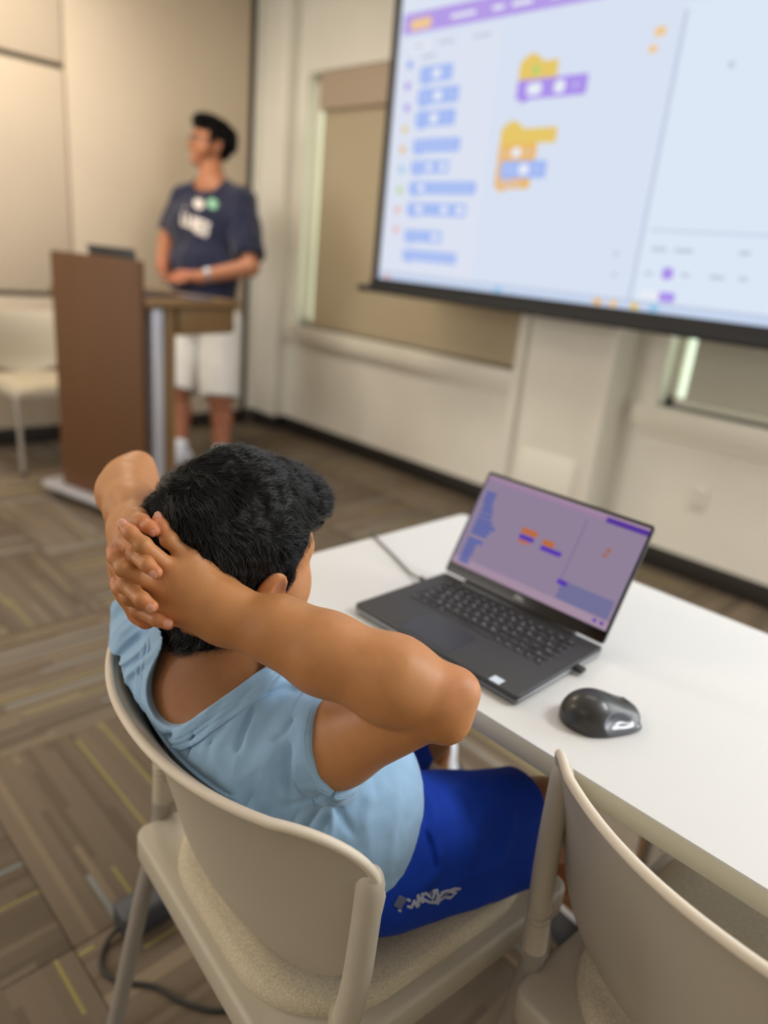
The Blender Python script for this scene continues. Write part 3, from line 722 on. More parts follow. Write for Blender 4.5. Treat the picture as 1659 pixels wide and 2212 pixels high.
def mesh_obj(name, V, Q, m, parent=None, origin=(0, 0, 0), cols=None):
    V = np.asarray(V)-np.asarray(origin); me = bpy.data.meshes.new(name); n = len(V); q = len(Q)
    me.vertices.add(n); me.vertices.foreach_set('co', V.astype(F32).ravel())
    me.loops.add(q*4); me.loops.foreach_set('vertex_index', Q.astype(np.int32).ravel())
    me.polygons.add(q); me.polygons.foreach_set('loop_start', np.arange(0, q*4, 4, dtype=np.int32)); me.polygons.foreach_set('loop_total', np.full(q, 4, np.int32))
    me.polygons.foreach_set('use_smooth', np.ones(q, bool)); me.update(calc_edges=True); me.validate()
    if cols is not None:
        ca = me.attributes.new('tint', 'FLOAT_COLOR', 'POINT'); ca.data.foreach_set('color', np.concatenate([cols, np.ones((n, 1))], 1).astype(F32).ravel())
    for mm in (m if isinstance(m, (list, tuple)) else [m]): me.materials.append(mm)
    o = bpy.data.objects.new(name, me); return link(o, parent)
def vnoise(P, s, seed=0):
    """smooth value noise in [-1, 1]"""
    q = P*s+seed*17.31; i = np.floor(q).astype(np.int64); fr = (q-i).astype(F32); fr = fr*fr*(3-2*fr); out = 0
    for a in (0, 1):
        for b_ in (0, 1):
            for c_ in (0, 1):
                hsh = ((i[:, 0]+a)*73856093 ^ (i[:, 1]+b_)*19349663 ^ (i[:, 2]+c_)*83492791 ^ (seed*2654435)) & 0xffff
                v = ((hsh*40503) & 0xffff)/32767.5-1
                out = out+v*(fr[:, 0] if a else 1-fr[:, 0])*(fr[:, 1] if b_ else 1-fr[:, 1])*(fr[:, 2] if c_ else 1-fr[:, 2])
    return out.astype(F32)
def skin_material(name, base, rough=0.48):
    m = bpy.data.materials.new(name); m.use_nodes = True; nt = m.node_tree; L = nt.links; b = nt.nodes['Principled BSDF']
    at_ = nt.nodes.new('ShaderNodeAttribute'); at_.attribute_name = 'tint'
    mx = nt.nodes.new('ShaderNodeMix'); mx.data_type = 'RGBA'; mx.blend_type = 'MULTIPLY'; mx.inputs[0].default_value = 1; mx.inputs[6].default_value = base
    L.new(at_.outputs['Color'], mx.inputs[7])
    tc = nt.nodes.new('ShaderNodeTexCoord'); n = nt.nodes.new('ShaderNodeTexNoise'); n.inputs['Scale'].default_value = 60; n.inputs['Detail'].default_value = 6; L.new(tc.outputs['Object'], n.inputs['Vector'])
    mr = nt.nodes.new('ShaderNodeMapRange'); mr.inputs[3].default_value = 0.86; mr.inputs[4].default_value = 1.14; L.new(n.outputs[0], mr.inputs[0])
    hs = nt.nodes.new('ShaderNodeHueSaturation'); L.new(mx.outputs[2], hs.inputs['Color']); L.new(mr.outputs[0], hs.inputs['Value']); L.new(hs.outputs[0], b.inputs['Base Color'])
    b.inputs['Roughness'].default_value = rough; b.inputs['Specular IOR Level'].default_value = 0.45
    b.inputs['Subsurface Weight'].default_value = 0.12; b.inputs['Subsurface Radius'].default_value = (1.0, 0.35, 0.2); b.inputs['Subsurface Scale'].default_value = 0.004
    v = nt.nodes.new('ShaderNodeTexVoronoi'); v.inputs['Scale'].default_value = 900; L.new(tc.outputs['Object'], v.inputs['Vector'])
    bp = nt.nodes.new('ShaderNodeBump'); bp.inputs['Strength'].default_value = 0.12; bp.inputs['Distance'].default_value = 0.0006; L.new(v.outputs['Distance'], bp.inputs['Height']); L.new(bp.outputs[0], b.inputs['Normal'])
    return m
def cloth_material(name, col, scale=1400, bump=0.35, var=0.10, sheen=0.25):
    m = mat(name, col, 0.9, noise=var, nscale=26, bump=bump, bscale=scale, sheen=sheen, spec=0.2); return m

def head_sdf(P, c, R, s):
    """human head about centre c (between the ears), axes R = forward, left, up; s = size (1 = adult)"""
    q = ((P-A3(c)) @ R)/s
    q[:, 1] = np.abs(q[:, 1])                     # symmetric: work on one side
    d = ell(q, (-0.012, 0, 0.033), (0.094, 0.075, 0.080))
    d = smin(d, ell(q, (0.026, 0, 0.022), (0.066, 0.069, 0.055)), 0.02)
    d = smin(d, sph(q, (0.056, 0.046, -0.012), 0.021), 0.02)
    d = smin(d, ell(q, (0.028, 0, -0.040), (0.061, 0.059, 0.072)), 0.03)
    d = smin(d, sph(q, (0.066, 0.0, -0.090), 0.019), 0.03)
    d = smin(d, sph(q, (0.048, 0.042, -0.036), 0.036), 0.02)
    d = smin(d, cap(q, (0.080, 0.010, 0.024), (0.066, 0.044, 0.024), 0.010, 0.010), 0.014)
    d = smax(d, -sph(q, (0.094, 0.031, 0.003), 0.017), 0.012)
    d = smin(d, cap(q, (0.086, 0, 0.008), (0.106, 0, -0.030), 0.007, 0.011), 0.010)
    d = smin(d, sph(q, (0.096, 0.012, -0.034), 0.008), 0.006)
    d = smin(d, cap(q, (0.090, 0, -0.058), (0.078, 0.022, -0.060), 0.006, 0.004), 0.006)
    d = smin(d, cap(q, (0.088, 0, -0.070), (0.078, 0.018, -0.067), 0.007, 0.004), 0.006)
    d = smax(d, -cap(q, (0.099, 0, -0.0635), (0.082, 0.025, -0.063), 0.0018, 0.0012), 0.003)
    eR = frame((0.93, 0.30, 0.20), (-0.25, 0.12, 1))
    e = ell(q, (-0.010, 0.082, -0.010), (0.020, 0.0065, 0.031), eR)
    e = smax(e, -ell(q, (-0.003, 0.089, -0.008), (0.012, 0.006, 0.021), eR), 0.005)
    e = smin(e, ell(q, (0.004, 0.078, -0.014), (0.006, 0.006, 0.009), eR), 0.004)
    e = smin(e, ell(q, (-0.002, 0.079, -0.036), (0.010, 0.006, 0.010), eR), 0.006)
    d = smin(d, e, 0.006)
    return d*s
# ================================================================== MOUSE
MO = (0.786, 0.334, T)
mo = empty('computer_mouse', MO, math.atan2(-0.05, 0.095), 'black wireless ergonomic mouse on the white table between laptop and empty chair', 'mouse')
def mouse_body(P):
    d = ell(P, (-.016, .002, .008), (.040, .036, .034))
    d = smin(d, ell(P, (.026, .004, .004), (.030, .030, .020)), .022)
    d = smax(d, -ell(P, (.014, -.048, .021), (.040, .027, .024)), .003)          # finger scoop on the side
    d = smax(d, -ell(P, (.000, .052, .026), (.038, .020, .022)), .004)           # thumb hollow on the far side
    d = smin(d, ell(P, (.004, -.026, .004), (.040, .009, .007)), .008)
    return smax(d, .0012-P[:, 2], .002)
V, Q = mesh_sdf(mouse_body, (-.07, -.05, -.01), (.07, .05, .06), .0016)
mesh_obj('shell', V, Q, mat('mouse_black', srgb(38, 37, 37), 0.38, coat=0.2), mo)
def mouse_side(P):
    d = mouse_body(P); r = ell(P, (.014, -.048, .021), (.0405, .0275, .0245))
    return smax(smax(d-.0005, -(d+.002), .0003), r-.0012, .0005)
V, Q = mesh_sdf(mouse_side, (-.06, -.05, -.01), (.07, .02, .06), .0011)
mesh_obj('side_grip', V, Q, mat('mouse_side_glossy', srgb(76, 82, 92), 0.28, coat=0.3), mo)
b = MB(); b.tube([(.032, .001, .0195), (.032, .008, .0195)], .0075, 20); b.build('scroll_wheel', mat('wheel_rubber', srgb(64, 66, 66), 0.6), mo, smooth=False)
b = MB(); b.box((.012, .0005, .0265), (.050, .0011, .0285)); 
for k in range(8):
    x0 = .006+k*.006; z_ = .0395-.0021*k-.00014*k*k
bb_ = MB(); bb_.tube([(.008, .004, .0360), (.020, .004, .0285), (.040, .004, .0215), (.052, .004, .0135)], .0008, 6); bb_.build('button_seam', M_seal, mo)
# ================================================================== BOY (seated, hands clasped behind his head)
M_skin = skin_material('skin_boy', srgb(184, 126, 77))
BO = (0.50, 0.56, 0.0)
boy = empty('person', BO, 0, 'boy in light blue t-shirt leaning back in a beige chair, hands clasped behind head', 'person')
HC = (0.4078, 0.6146, 0.9317); HS = 0.93
psi = math.radians(8); tht = math.radians(-10)
HR = frame((math.cos(psi)*math.cos(tht), math.sin(psi)*math.cos(tht), math.sin(tht)), (0.02, -0.14, 1))
def hl(p): return A3(HC)+HR @ (A3(p)*HS)                # head-local point to world
# --- joints
Rs, Re, Rw = (0.3980, 0.5148, 0.7446), (0.4584, 0.3527, 0.8706), (0.3476, 0.5249, 0.9118)
Rc = (0.4262, 0.4455, 0.7800)
Ls, Le, Lw = (0.3806, 0.7238, 0.7753), (0.4017, 0.8485, 0.9442), (0.3177, 0.6630, 0.9635)
NB = (0.392, 0.592, 0.800)                              # base of the neck
R_F = {  # right hand: mcp, pip, dip, tip
 'pinky': [(0.3247, 0.5616, 0.9614), (0.3076, 0.5724, 0.9840), (0.3064, 0.5833, 0.9941), (0.3069, 0.5912, 0.9988)],
 'ring': [(0.3082, 0.5616, 0.9548), (0.2815, 0.5707, 0.9846), (0.2757, 0.5829, 0.9938), (0.2741, 0.5924, 0.9973)],
 'middle': [(0.2986, 0.5632, 0.9384), (0.2664, 0.5781, 0.9624), (0.2640, 0.5903, 0.9694), (0.2648, 0.5975, 0.9731)],
 'index': [(0.2957, 0.5680, 0.9147), (0.2709, 0.5780, 0.9321), (0.2670, 0.5904, 0.9366), (0.2669, 0.5977, 0.9385)]}
L_F = {
 'pinky': [(0.3015, 0.6238, 0.9887), (0.2944, 0.5980, 0.9957), (0.2953, 0.5843, 0.9945), (0.2971, 0.5798, 0.9924)],
 'ring': [(0.2889, 0.6192, 0.9720), (0.2781, 0.5815, 0.9718), (0.2789, 0.5580, 0.9707), (0.2830, 0.5497, 0.9657)],
 'middle': [(0.2800, 0.6113, 0.9502), (0.2692, 0.5813, 0.9440), (0.2713, 0.5548, 0.9398), (0.2768, 0.5464, 0.9344)],
 'index': [(0.2819, 0.6051, 0.9236), (0.2808, 0.5803, 0.9147), (0.2863, 0.5547, 0.9146), (0.2923, 0.5457, 0.9119)]}
R_r = {'pinky': (.0080, .0070, .0065, .0054), 'ring': (.0084, .0073, .0068, .0057), 'middle': (.0086, .0075, .0069, .0058), 'index': (.0084, .0072, .0067, .0056)}
def hand(P, W, F, rr, thumb, thr, wr):
    d = None
    for k in ('pinky', 'ring', 'middle', 'index'):
        e = cap(P, W, F[k][0], wr, .0125)
        d = e if d is None else smin(d, e, .016)
    d = smin(d, chain(P, thumb, thr, .006), .016)
    fd = None
    for k in F:
        f_ = F[k]; r = rr[k]
        e = chain(P, f_, r, .003)
        e = smin(e, sph(P, f_[1], r[1]*1.01), .004)            # knuckle
        ax_ = A3(f_[2])-A3(f_[1]); ax_ /= np.linalg.norm(ax_); q = P-A3(f_[1]); a_ = q @ ax_
        e = e+.00035*np.cos(a_*3300)*np.exp(-(a_/.0032)**2)*(np.abs(e) < .01)      # creases of the knuckle skin
        fd = e if fd is None else np.minimum(fd, e)
    return smin(d, fd, .0055)
R_TH = [(0.3450, 0.5452, 0.9041), (0.3411, 0.5775, 0.8877), (0.3435, 0.6047, 0.8710)]; R_THr = (.018, .0125, .009)
L_TH = [(0.3063, 0.6489, 0.9425), (0.2951, 0.6169, 0.9167), (0.2892, 0.5938, 0.9043), (0.2887, 0.5815, 0.9029)]; L_THr = (.014, .0115, .0115, .0105)
def b_rhand(P): return hand(P, (0.3407, 0.5322, 0.9182), R_F, R_r, R_TH, R_THr, .0215)
def b_lhand(P): return hand(P, (0.3133, 0.6580, 0.9660), L_F, R_r, L_TH, L_THr, .0175)
def b_rarm(P):
    up = chain(P, [Rs, Rc, Re], (.050, .043, .034), .02)
    fo = chain(P, [Re, (0.4321, 0.3833, 0.8834), (0.3963, 0.4423, 0.8963), (0.3731, 0.4846, 0.9083), Rw, (0.3392, 0.5362, 0.9169)], (.0330, .0388, .0360, .0298, .0242, .0232), .02)
    fo = smin(fo, sph(P, (0.4732, 0.3355, 0.8821), .016), .022)       # point of the elbow
    fo = smin(fo, sph(P, (0.4637, 0.3395, 0.8494), .020), .02)
    return smin(up, fo, .0035)
def b_larm(P):
    up = chain(P, [Ls, (0.3958, 0.7997, 0.8507), Le], (.048, .040, .036), .02)
    fo = chain(P, [Le, (0.3733, 0.7917, 0.9549), (0.3428, 0.7199, 0.9615), Lw, (0.3113, 0.6539, 0.9627)], (.034, .0345, .0270, .0178, .0172), .018)
    fo = smin(fo, sph(P, (0.4212, 0.8614, 0.9645), .018), .022)
    return smin(up, fo, .008)
PELV = (0.500, 0.548, 0.555)
def b_torso(P, o=0.0):
    d = ell(P, PELV, (.105+o, .150+o, .080+o))
    d = smin(d, ell(P, (.487, .535, .635), (.108+o, .132+o, .105+o)), .05)
    d = smin(d, ell(P, (.404, .600, .725), (.092+o, .150+o, .108+o)), .05)
    d = smin(d, cap(P, (.338, .50, .735), (.352, .705, .765), .033+o, .036+o), .045)
    d = smin(d, cap(P, NB, Rs, .046+o, .048+o), .04)
    d = smin(d, cap(P, NB, Ls, .046+o, .042+o), .04)
    return d
HIP_R, KNE_R, ANK_R = (.545, .462, .552), (0.7928, 0.3848, 0.5114), (1.12, .42, .09)
HIP_L, KNE_L, ANK_L = (.545, .628, .548), (.762, .612, .556), (1.13, .838, .13)
def b_legs(P):
    d = None
    for h_, k_, a_ in ((HIP_R, KNE_R, ANK_R), (HIP_L, KNE_L, ANK_L)):
        e = chain(P, [h_, k_], (.078, .054), .02)
        cm = tuple(np.array(k_)*.65+np.array(a_)*.35+np.array((-.012, 0, 0)))
        e = smin(e, chain(P, [k_, cm, a_], (.052, .050, .032), .02), .03)
        d = e if d is None else np.minimum(d, e)
    return d
def b_neck(P): return chain(P, [hl((-.014, 0, -.040)), NB], (.052, .056), .02)
def chair_x(P):
    """how far a point is in front of the backrest (chair frame)"""
    cy, sy = math.cos(CH1R), math.sin(CH1R); X = (P[:, 0]-CH1[0])*cy+(P[:, 1]-CH1[1])*sy; y = (P[:, 1]-CH1[1])*cy-(P[:, 0]-CH1[0])*sy
    z = np.clip(P[:, 2], ZBOT, ZTOP); v = (z-ZBOT)/(ZTOP-ZBOT)
    xc = XB0+XB1*(1-np.maximum(0, 1-v)**XB2)+0.0277*np.maximum(0, (0.56-z)/0.09)**2
    return (X-xc-(XA+XAL*(1-v))*(np.abs(y)/0.232)**XP).astype(F32)
def off_chair(P, d, g):
    """cloth and skin rest against the backrest and on the seat pad"""
    d = smax(d, np.where(P[:, 2] < ZTOP+.012, g+np.where(P[:, 2] > ZTOP-.025, .0085, .0035)-chair_x(P), -1), .006)
    return smax(d, np.where((P[:, 0] < .86) & (P[:, 0] > .3), .4742+g-P[:, 2], -1), .006)
def boy_skin(P):
    d = smin(local(P, lambda q: head_sdf(q, HC, HR, HS), hl((.005, 0, 0)), .130), b_neck(P), .03)
    d = smin(d, b_torso(P), .045)
    d = off_chair(P, smin(d, b_legs(P), .03), .006)
    d = smin(d, smin(b_rarm(P), local(P, b_rhand, (0.3115, 0.5703, 0.9486), .105), .012), .02)
    return off_chair(P, np.minimum(d, smin(b_larm(P), local(P, b_lhand, (0.2914, 0.6002, 0.9517), .100), .012)), .005)
V, Q = mesh_sdf(boy_skin, (.20, .28, .0), (1.17, .97, 1.10), 0.0034, fine=((.238, .372, .00125), (.50, .724, .00125), (.875, 1.0, .00125)))
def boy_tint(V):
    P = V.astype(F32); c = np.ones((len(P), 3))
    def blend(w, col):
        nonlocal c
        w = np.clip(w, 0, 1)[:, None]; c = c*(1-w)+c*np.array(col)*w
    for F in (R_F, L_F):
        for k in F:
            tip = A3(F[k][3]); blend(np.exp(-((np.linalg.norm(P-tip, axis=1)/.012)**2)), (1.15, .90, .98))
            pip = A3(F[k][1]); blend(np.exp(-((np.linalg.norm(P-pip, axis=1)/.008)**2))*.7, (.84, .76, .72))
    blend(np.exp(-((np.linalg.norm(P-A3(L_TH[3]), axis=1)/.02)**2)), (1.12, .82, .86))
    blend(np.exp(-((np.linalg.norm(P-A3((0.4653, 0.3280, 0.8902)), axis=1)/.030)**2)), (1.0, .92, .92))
    nk = np.exp(-((np.linalg.norm(P-A3((0.3603, 0.5949, 0.8107)), axis=1)/.085)**2)); blend(nk, (.50, .43, .41))  # nape: darker neck skin plus the shade under the hands, put into the tint
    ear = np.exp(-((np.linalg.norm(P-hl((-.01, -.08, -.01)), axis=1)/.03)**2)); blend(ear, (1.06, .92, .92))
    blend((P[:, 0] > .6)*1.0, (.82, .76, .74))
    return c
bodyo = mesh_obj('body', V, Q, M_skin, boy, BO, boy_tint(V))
# --- finger nails, each a small curved plate on the back of its fingertip
M_nail = mat('finger_nail', srgb(206, 146, 122), 0.32, spec=0.5)
CAMP = np.array((0, 0, 1.25))
def nail(tip, dip, r, twist=0.0, w=.0041, ln=.0085):
    tip = np.array(tip); ax_ = tip-np.array(dip); ax_ /= np.linalg.norm(ax_)
    n = CAMP-tip; n -= ax_*(n @ ax_); n /= np.linalg.norm(n); s = np.cross(ax_, n)
    n, s = n*math.cos(twist)+s*math.sin(twist), s*math.cos(twist)-n*math.sin(twist)
    rows_ = []
    for i in range(9):
        t = i/8; a = ln*(t-.40); row = []
        hw = w*math.sqrt(max(0.02, 1-abs(2*t-1)**3.2))
        for j in range(9):
            u = (j/8*2-1); ang = u*hw/r*1.05
            rr_ = r*1.035+.0004*(1-u*u) - .45*max(0, a-.003)**2/r
            row.append(tuple(tip+ax_*a+n*rr_*math.cos(ang)+s*rr_*math.sin(ang)-np.array(BO)))
        rows_.append(row)
    b = MB(); b.grid(rows_); return b.build('fingernail', M_nail, boy, smooth=True)
for k, tw in (('pinky', .5), ('ring', .25), ('middle', .6), ('index', .5)): nail(R_F[k][3], R_F[k][2], R_r[k][3], tw)
for k, tw in (('pinky', .7), ('ring', .75), ('middle', .45), ('index', -.1)): nail(L_F[k][3], L_F[k][2], R_r[k][3], tw)
def eyes(loc, R, k, parent, org):
    for s in (1, -1):
        cI = loc((.0735, .031*s, .003)); fI, l_, u_ = R[:, 0], R[:, 1], R[:, 2]
        e = mesh_obj('eye', *mesh_sdf(lambda P: sph(P, cI, .0122*k), cI-.017, cI+.017, .002), mat('eye_white', srgb(225, 218, 210), 0.2), parent, org)
        ring = lambda r, d_: [tuple(cI+fI*d_*k+l_*r*k*math.cos(t)+u_*r*k*math.sin(t)-np.array(org)) for t in np.linspace(0, 2*math.pi, 17)]
        ir = MB(); ir.grid([ring(.0060, .0108), ring(.0035, .0119), ring(.0003, .0124)]); ir.build('iris', mat('iris_brown', srgb(48, 30, 20), 0.15), e, smooth=True)
eyes(hl, HR, HS, boy, BO)

# --- t-shirt
M_shirt = cloth_material('tshirt_light_blue', srgb(150, 186, 219), 1500, 0.4, 0.07)
NH_U, NH_V, NH_W = A3((0.7148, -0.6930, 0.0939)), A3((0.1680, 0.3005, 0.9389)), A3((-0.6788, -0.6553, 0.3313))
NH_1, NH_2 = (0.3329, 0.5965, 0.8029), (0.4159, 0.5593, 0.8391); NH_3 = (0.3691, 0.5986, 0.8359)
def neck_slot(P, o):
    """drop-shaped opening, wide at the nape and narrowing over the right shoulder"""
    q = P-A3(NH_1); g_ = A3(NH_2)-A3(NH_1); u = q @ NH_U; v = q @ NH_V; gu = float(g_ @ NH_U); gv = float(g_ @ NH_V)
    t = np.clip((u*gu+v*gv)/(gu*gu+gv*gv), 0, 1)
    d = np.sqrt((u-t*gu)**2+(v-t*gv)**2)-(.0265*(1-t)+.0145*t)-o
    g2 = A3(NH_3)-A3(NH_1); gu = float(g2 @ NH_U); gv = float(g2 @ NH_V); t = np.clip((u*gu+v*gv)/(gu*gu+gv*gv), 0, 1)
    d = smin(d, np.sqrt((u-t*gu)**2+(v-t*gv)**2)-(.0265*(1-t)+.036*t)-o, .03)
    return smax(d, np.abs(q @ NH_W)-.09, .002)
NH_A = hl((-.01, 0, -.02)); NH_B = (0.3820, 0.5979, 0.8307)
def neck_hole(P, o=0.0): return smin(neck_slot(P, o), cap(P, NH_A, NH_B, .085+o, .060+o), .02)
cuffR = np.array(Rc)-np.array(Rs); cuffR = A3(cuffR/np.linalg.norm(cuffR))
LcP = tuple(np.array(Ls)*.46+np.array((0.3958, 0.7997, 0.8507))*.54); cuffL = np.array((0.3958, 0.7997, 0.8507))-np.array(Ls); cuffL = A3(cuffL/np.linalg.norm(cuffL))
FOLDS = [
 ([(0.3844, 0.5096, 0.8338), (0.3641, 0.5089, 0.8246), (0.3480, 0.5080, 0.8122), (0.3355, 0.5054, 0.7989), (0.3214, 0.5043, 0.7848), (0.3147, 0.4956, 0.7755), (0.3129, 0.4809, 0.7665), (0.3161, 0.4678, 0.7557)], 0.0085, 0.0100),
 ([(0.3595, 0.5018, 0.8163), (0.3426, 0.4942, 0.7986), (0.3332, 0.4866, 0.7870)], 0.0060, -0.0110),
 ([(0.3713, 0.5110, 0.8305), (0.3880, 0.5081, 0.8332), (0.4093, 0.5025, 0.8303), (0.4173, 0.4897, 0.8262)], 0.0090, 0.0070),
 ([(0.3720, 0.5035, 0.8244), (0.3932, 0.4981, 0.8278), (0.4068, 0.4888, 0.8264)], 0.0060, -0.0060),
 ([(0.3478, 0.5172, 0.8207), (0.3351, 0.5178, 0.8077), (0.3168, 0.5145, 0.7845), (0.3087, 0.5076, 0.7730)], 0.0080, 0.0080),
 ([(0.3401, 0.5156, 0.8112), (0.3252, 0.5166, 0.7952), (0.3152, 0.5084, 0.7803)], 0.0055, -0.0070),
 ([(0.3227, 0.5380, 0.8095), (0.3088, 0.5459, 0.7890), (0.2980, 0.5468, 0.7672), (0.2932, 0.5483, 0.7522)], 0.0090, 0.0070),
 ([(0.3156, 0.5326, 0.7927), (0.3074, 0.5300, 0.7788), (0.2990, 0.5258, 0.7632)], 0.0060, -0.0050),
 ([(0.2921, 0.6067, 0.7521), (0.2972, 0.5650, 0.7710), (0.3076, 0.5439, 0.7857)], 0.0060, -0.0060),
 ([(0.3855, 0.4648, 0.8167), (0.3705, 0.4627, 0.8050), (0.3607, 0.4669, 0.7983)], 0.0050, -0.0040),
 ([(0.4003, 0.4688, 0.8240), (0.3802, 0.4446, 0.8078), (0.3685, 0.4380, 0.7801), (0.3622, 0.4390, 0.7507)], 0.0110, 0.0070),
 ([(0.3702, 0.4514, 0.7985), (0.3618, 0.4450, 0.7773), (0.3574, 0.4428, 0.7568)], 0.0070, -0.0080),
 ([(0.3576, 0.4622, 0.7918), (0.3450, 0.4586, 0.7731), (0.3374, 0.4540, 0.7527)], 0.0110, 0.0060),
 ([(0.3693, 0.4361, 0.7383), (0.3875, 0.4231, 0.7448), (0.4104, 0.4184, 0.7470)], 0.0060, -0.0080),
 ([(0.3722, 0.4308, 0.7611), (0.3876, 0.4179, 0.7617), (0.4152, 0.4225, 0.7526)], 0.0090, 0.0040),
 ([(0.3045, 0.6908, 0.7795), (0.3264, 0.6573, 0.8277), (0.3239, 0.6000, 0.8695)], 0.0080, 0.0080),
 ([(0.3104, 0.6991, 0.7931), (0.3306, 0.6858, 0.8199), (0.3289, 0.6415, 0.8560)], 0.0060, -0.0070),
 ([(0.3193, 0.7102, 0.8066), (0.3363, 0.7074, 0.8237), (0.3492, 0.6988, 0.8327)], 0.0090, 0.0060),
 ([(0.3003, 0.6615, 0.7730), (0.3086, 0.6633, 0.7934), (0.3167, 0.6225, 0.8341), (0.3237, 0.5929, 0.8648)], 0.0080, 0.0080),
 ([(0.3020, 0.6707, 0.7764), (0.3149, 0.6535, 0.8079), (0.3189, 0.6134, 0.8479)], 0.0055, -0.0070),
 ([(0.3013, 0.6545, 0.7782), (0.2967, 0.6289, 0.7706), (0.2949, 0.5841, 0.7685)], 0.0080, 0.0040),
 ([(0.4123, 0.4282, 0.7183), (0.4143, 0.4308, 0.6852), (0.4076, 0.4318, 0.6638)], 0.0090, 0.0050),
 ([(0.4672, 0.4302, 0.7114), (0.4494, 0.4148, 0.6826), (0.4489, 0.4018, 0.6425)], 0.0160, 0.0030),
 ([(0.5018, 0.4204, 0.6998), (0.4784, 0.3992, 0.6646), (0.4715, 0.3935, 0.6217)], 0.0120, 0.0030),
 ([(0.3908, 0.4201, 0.7462), (0.4250, 0.4298, 0.6980), (0.4338, 0.4188, 0.6764)], 0.0070, -0.0050)]
def shirt_base(P):
    d = smin(b_torso(P, .009), b_neck(P)-.010, .05)
    Rc2 = tuple(np.array(Rc)+cuffR*.03)
    sl = chain(P, [Rs, Rc2], (.060, .0505), .02)
    sl = smax(sl, (P-A3(Rc)) @ cuffR-.002, .004)
    L2 = tuple(np.array(LcP)+cuffL*.03)
    sL = chain(P, [Ls, L2], (.050, .045), .02); sL = smax(sL, (P-A3(LcP)) @ cuffL, .004)
    return smin(smin(d, sl, .03), sL, .03)
def shirt_w(P):
    d = shirt_base(P); near = np.abs(d) < .03
    if near.any():
        Pn = P[near]; h = np.zeros(len(Pn), F32)
        for pts, w_, a_ in FOLDS: h += fold(Pn, pts, w_, a_)
        # drag lines: shoulder to shoulder-blade on the right, across the raised left shoulder
        ac, al = Pn @ A3((0.5447, -0.7520, -0.3713)), Pn @ A3((-0.4924, 0.0716, -0.8674)); a2, l2 = Pn @ A3((-0.2985, 0.6585, 0.6909)), Pn @ A3((0.6709, -0.3701, 0.6426)); dz = Pn @ A3((-0.6788, -0.6553, 0.3313))
        mr_ = np.clip((.60-Pn[:, 1])/.05, 0, 1)*np.clip((Pn[:, 2]-.62)/.08, 0, 1); ml = np.clip((Pn[:, 1]-.61)/.05, 0, 1)
        n1 = vnoise(np.stack([ac*62, al*15, dz*15], 1), 1, 51); n2 = vnoise(np.stack([a2*70, l2*16, dz*16], 1), 1, 52)
        mr_ = mr_*np.clip(-(((Pn-A3(Rc)) @ cuffR)+.012)/.03, 0, 1)
        h += mr_*.0034*(1-2*np.abs(n1))+ml*.0038*(1-2*np.abs(n2))
        h += .0010*vnoise(Pn, 38, 3)+.0006*vnoise(Pn, 90, 5)
        d = d.copy(); d[near] -= h
    return d
def hem_plane(P): return (P-A3((.520, .54, .600))) @ A3((.62, -.10, -.62))/.883
def shirt(P):
    d = shirt_w(P)
    d = smax(d, -neck_hole(P), .003)
    hem = smax(hem_plane(P), .515-P[:, 2]-0.5*(P[:, 0]-.47), .01)
    d = smax(d, hem, .004)
    d = off_chair(P, d, .0015)
    # sleeves are hollow round the arm
    d = smax(d, -np.maximum(cap(P, Rc, tuple(np.array(Rc)+cuffR*.05), .0465, .0465), -((P-A3(Rc)) @ cuffR+.010)), .002)
    return d
V, Q = mesh_sdf(shirt, (.24, .36, .44), (.66, .84, .92), 0.0028, fine=((.265, .47, .0017), (.42, .78, .0017), (.69, .91, .0017)))
tee = mesh_obj('tshirt', V, Q, M_shirt, boy, BO)
def collar(P):
    d = shirt_w(P); nh = neck_hole(P)
    rib = smax(smax(d-.0022, -(d+.004), .0015), smax(nh-.0205, -(nh+.001), .0015), .0015)
    rib = off_chair(P, rib, .0005)+.0011*np.exp(-((nh-.0090)/.0009)**2)+.0011*np.exp(-((nh-.0140)/.0009)**2)
    return rib
M_collar = cloth_material('tshirt_rib', srgb(150, 186, 219), 900, 0.6, 0.05)
V, Q = mesh_sdf(collar, (.27, .46, .72), (.50, .72, .92), 0.0016)
mesh_obj('collar', V, Q, M_collar, tee, BO)
def cuffband(P):
    d = shirt_w(P); a = (P-A3(Rc)) @ cuffR; near = cap(P, Rs, tuple(np.array(Rc)+cuffR*.05), .075, .075)
    return smax(smax(smax(d-.0009, -(d+.003), .001), np.abs(a+.0085)-.0095, .001), near, .001)
V, Q = mesh_sdf(cuffband, (.36, .37, .70), (.50, .54, .86), 0.0016)
mesh_obj('sleeve_hem', V, Q, M_shirt, tee, BO)

# --- shorts
M_short = mat('shorts_royal_blue', srgb(8, 56, 168), 0.8, noise=0.05, nscale=30, bump=0.15, bscale=1800, spec=0.25)
SFOLD = [
 ([(0.5822, 0.4744, 0.6352), (0.5723, 0.4250, 0.6318), (0.5555, 0.4000, 0.6179)], 0.0120, 0.0090),
 ([(0.5534, 0.3890, 0.6068), (0.5359, 0.3772, 0.5857), (0.5072, 0.3793, 0.5826)], 0.0100, 0.0090),
 ([(0.5434, 0.4044, 0.6218), (0.5395, 0.3870, 0.6032), (0.5405, 0.3783, 0.5888)], 0.0060, -0.0120),
 ([(0.6467, 0.3942, 0.6123), (0.5993, 0.3754, 0.5961), (0.5824, 0.3646, 0.5724)], 0.0160, 0.0060),
 ([(0.6779, 0.3707, 0.5969), (0.6434, 0.3559, 0.5768), (0.6163, 0.3535, 0.5592)], 0.0140, 0.0060),
 ([(0.6134, 0.4381, 0.6289), (0.6453, 0.4011, 0.6155), (0.6711, 0.3734, 0.5988)], 0.0140, 0.0045)]
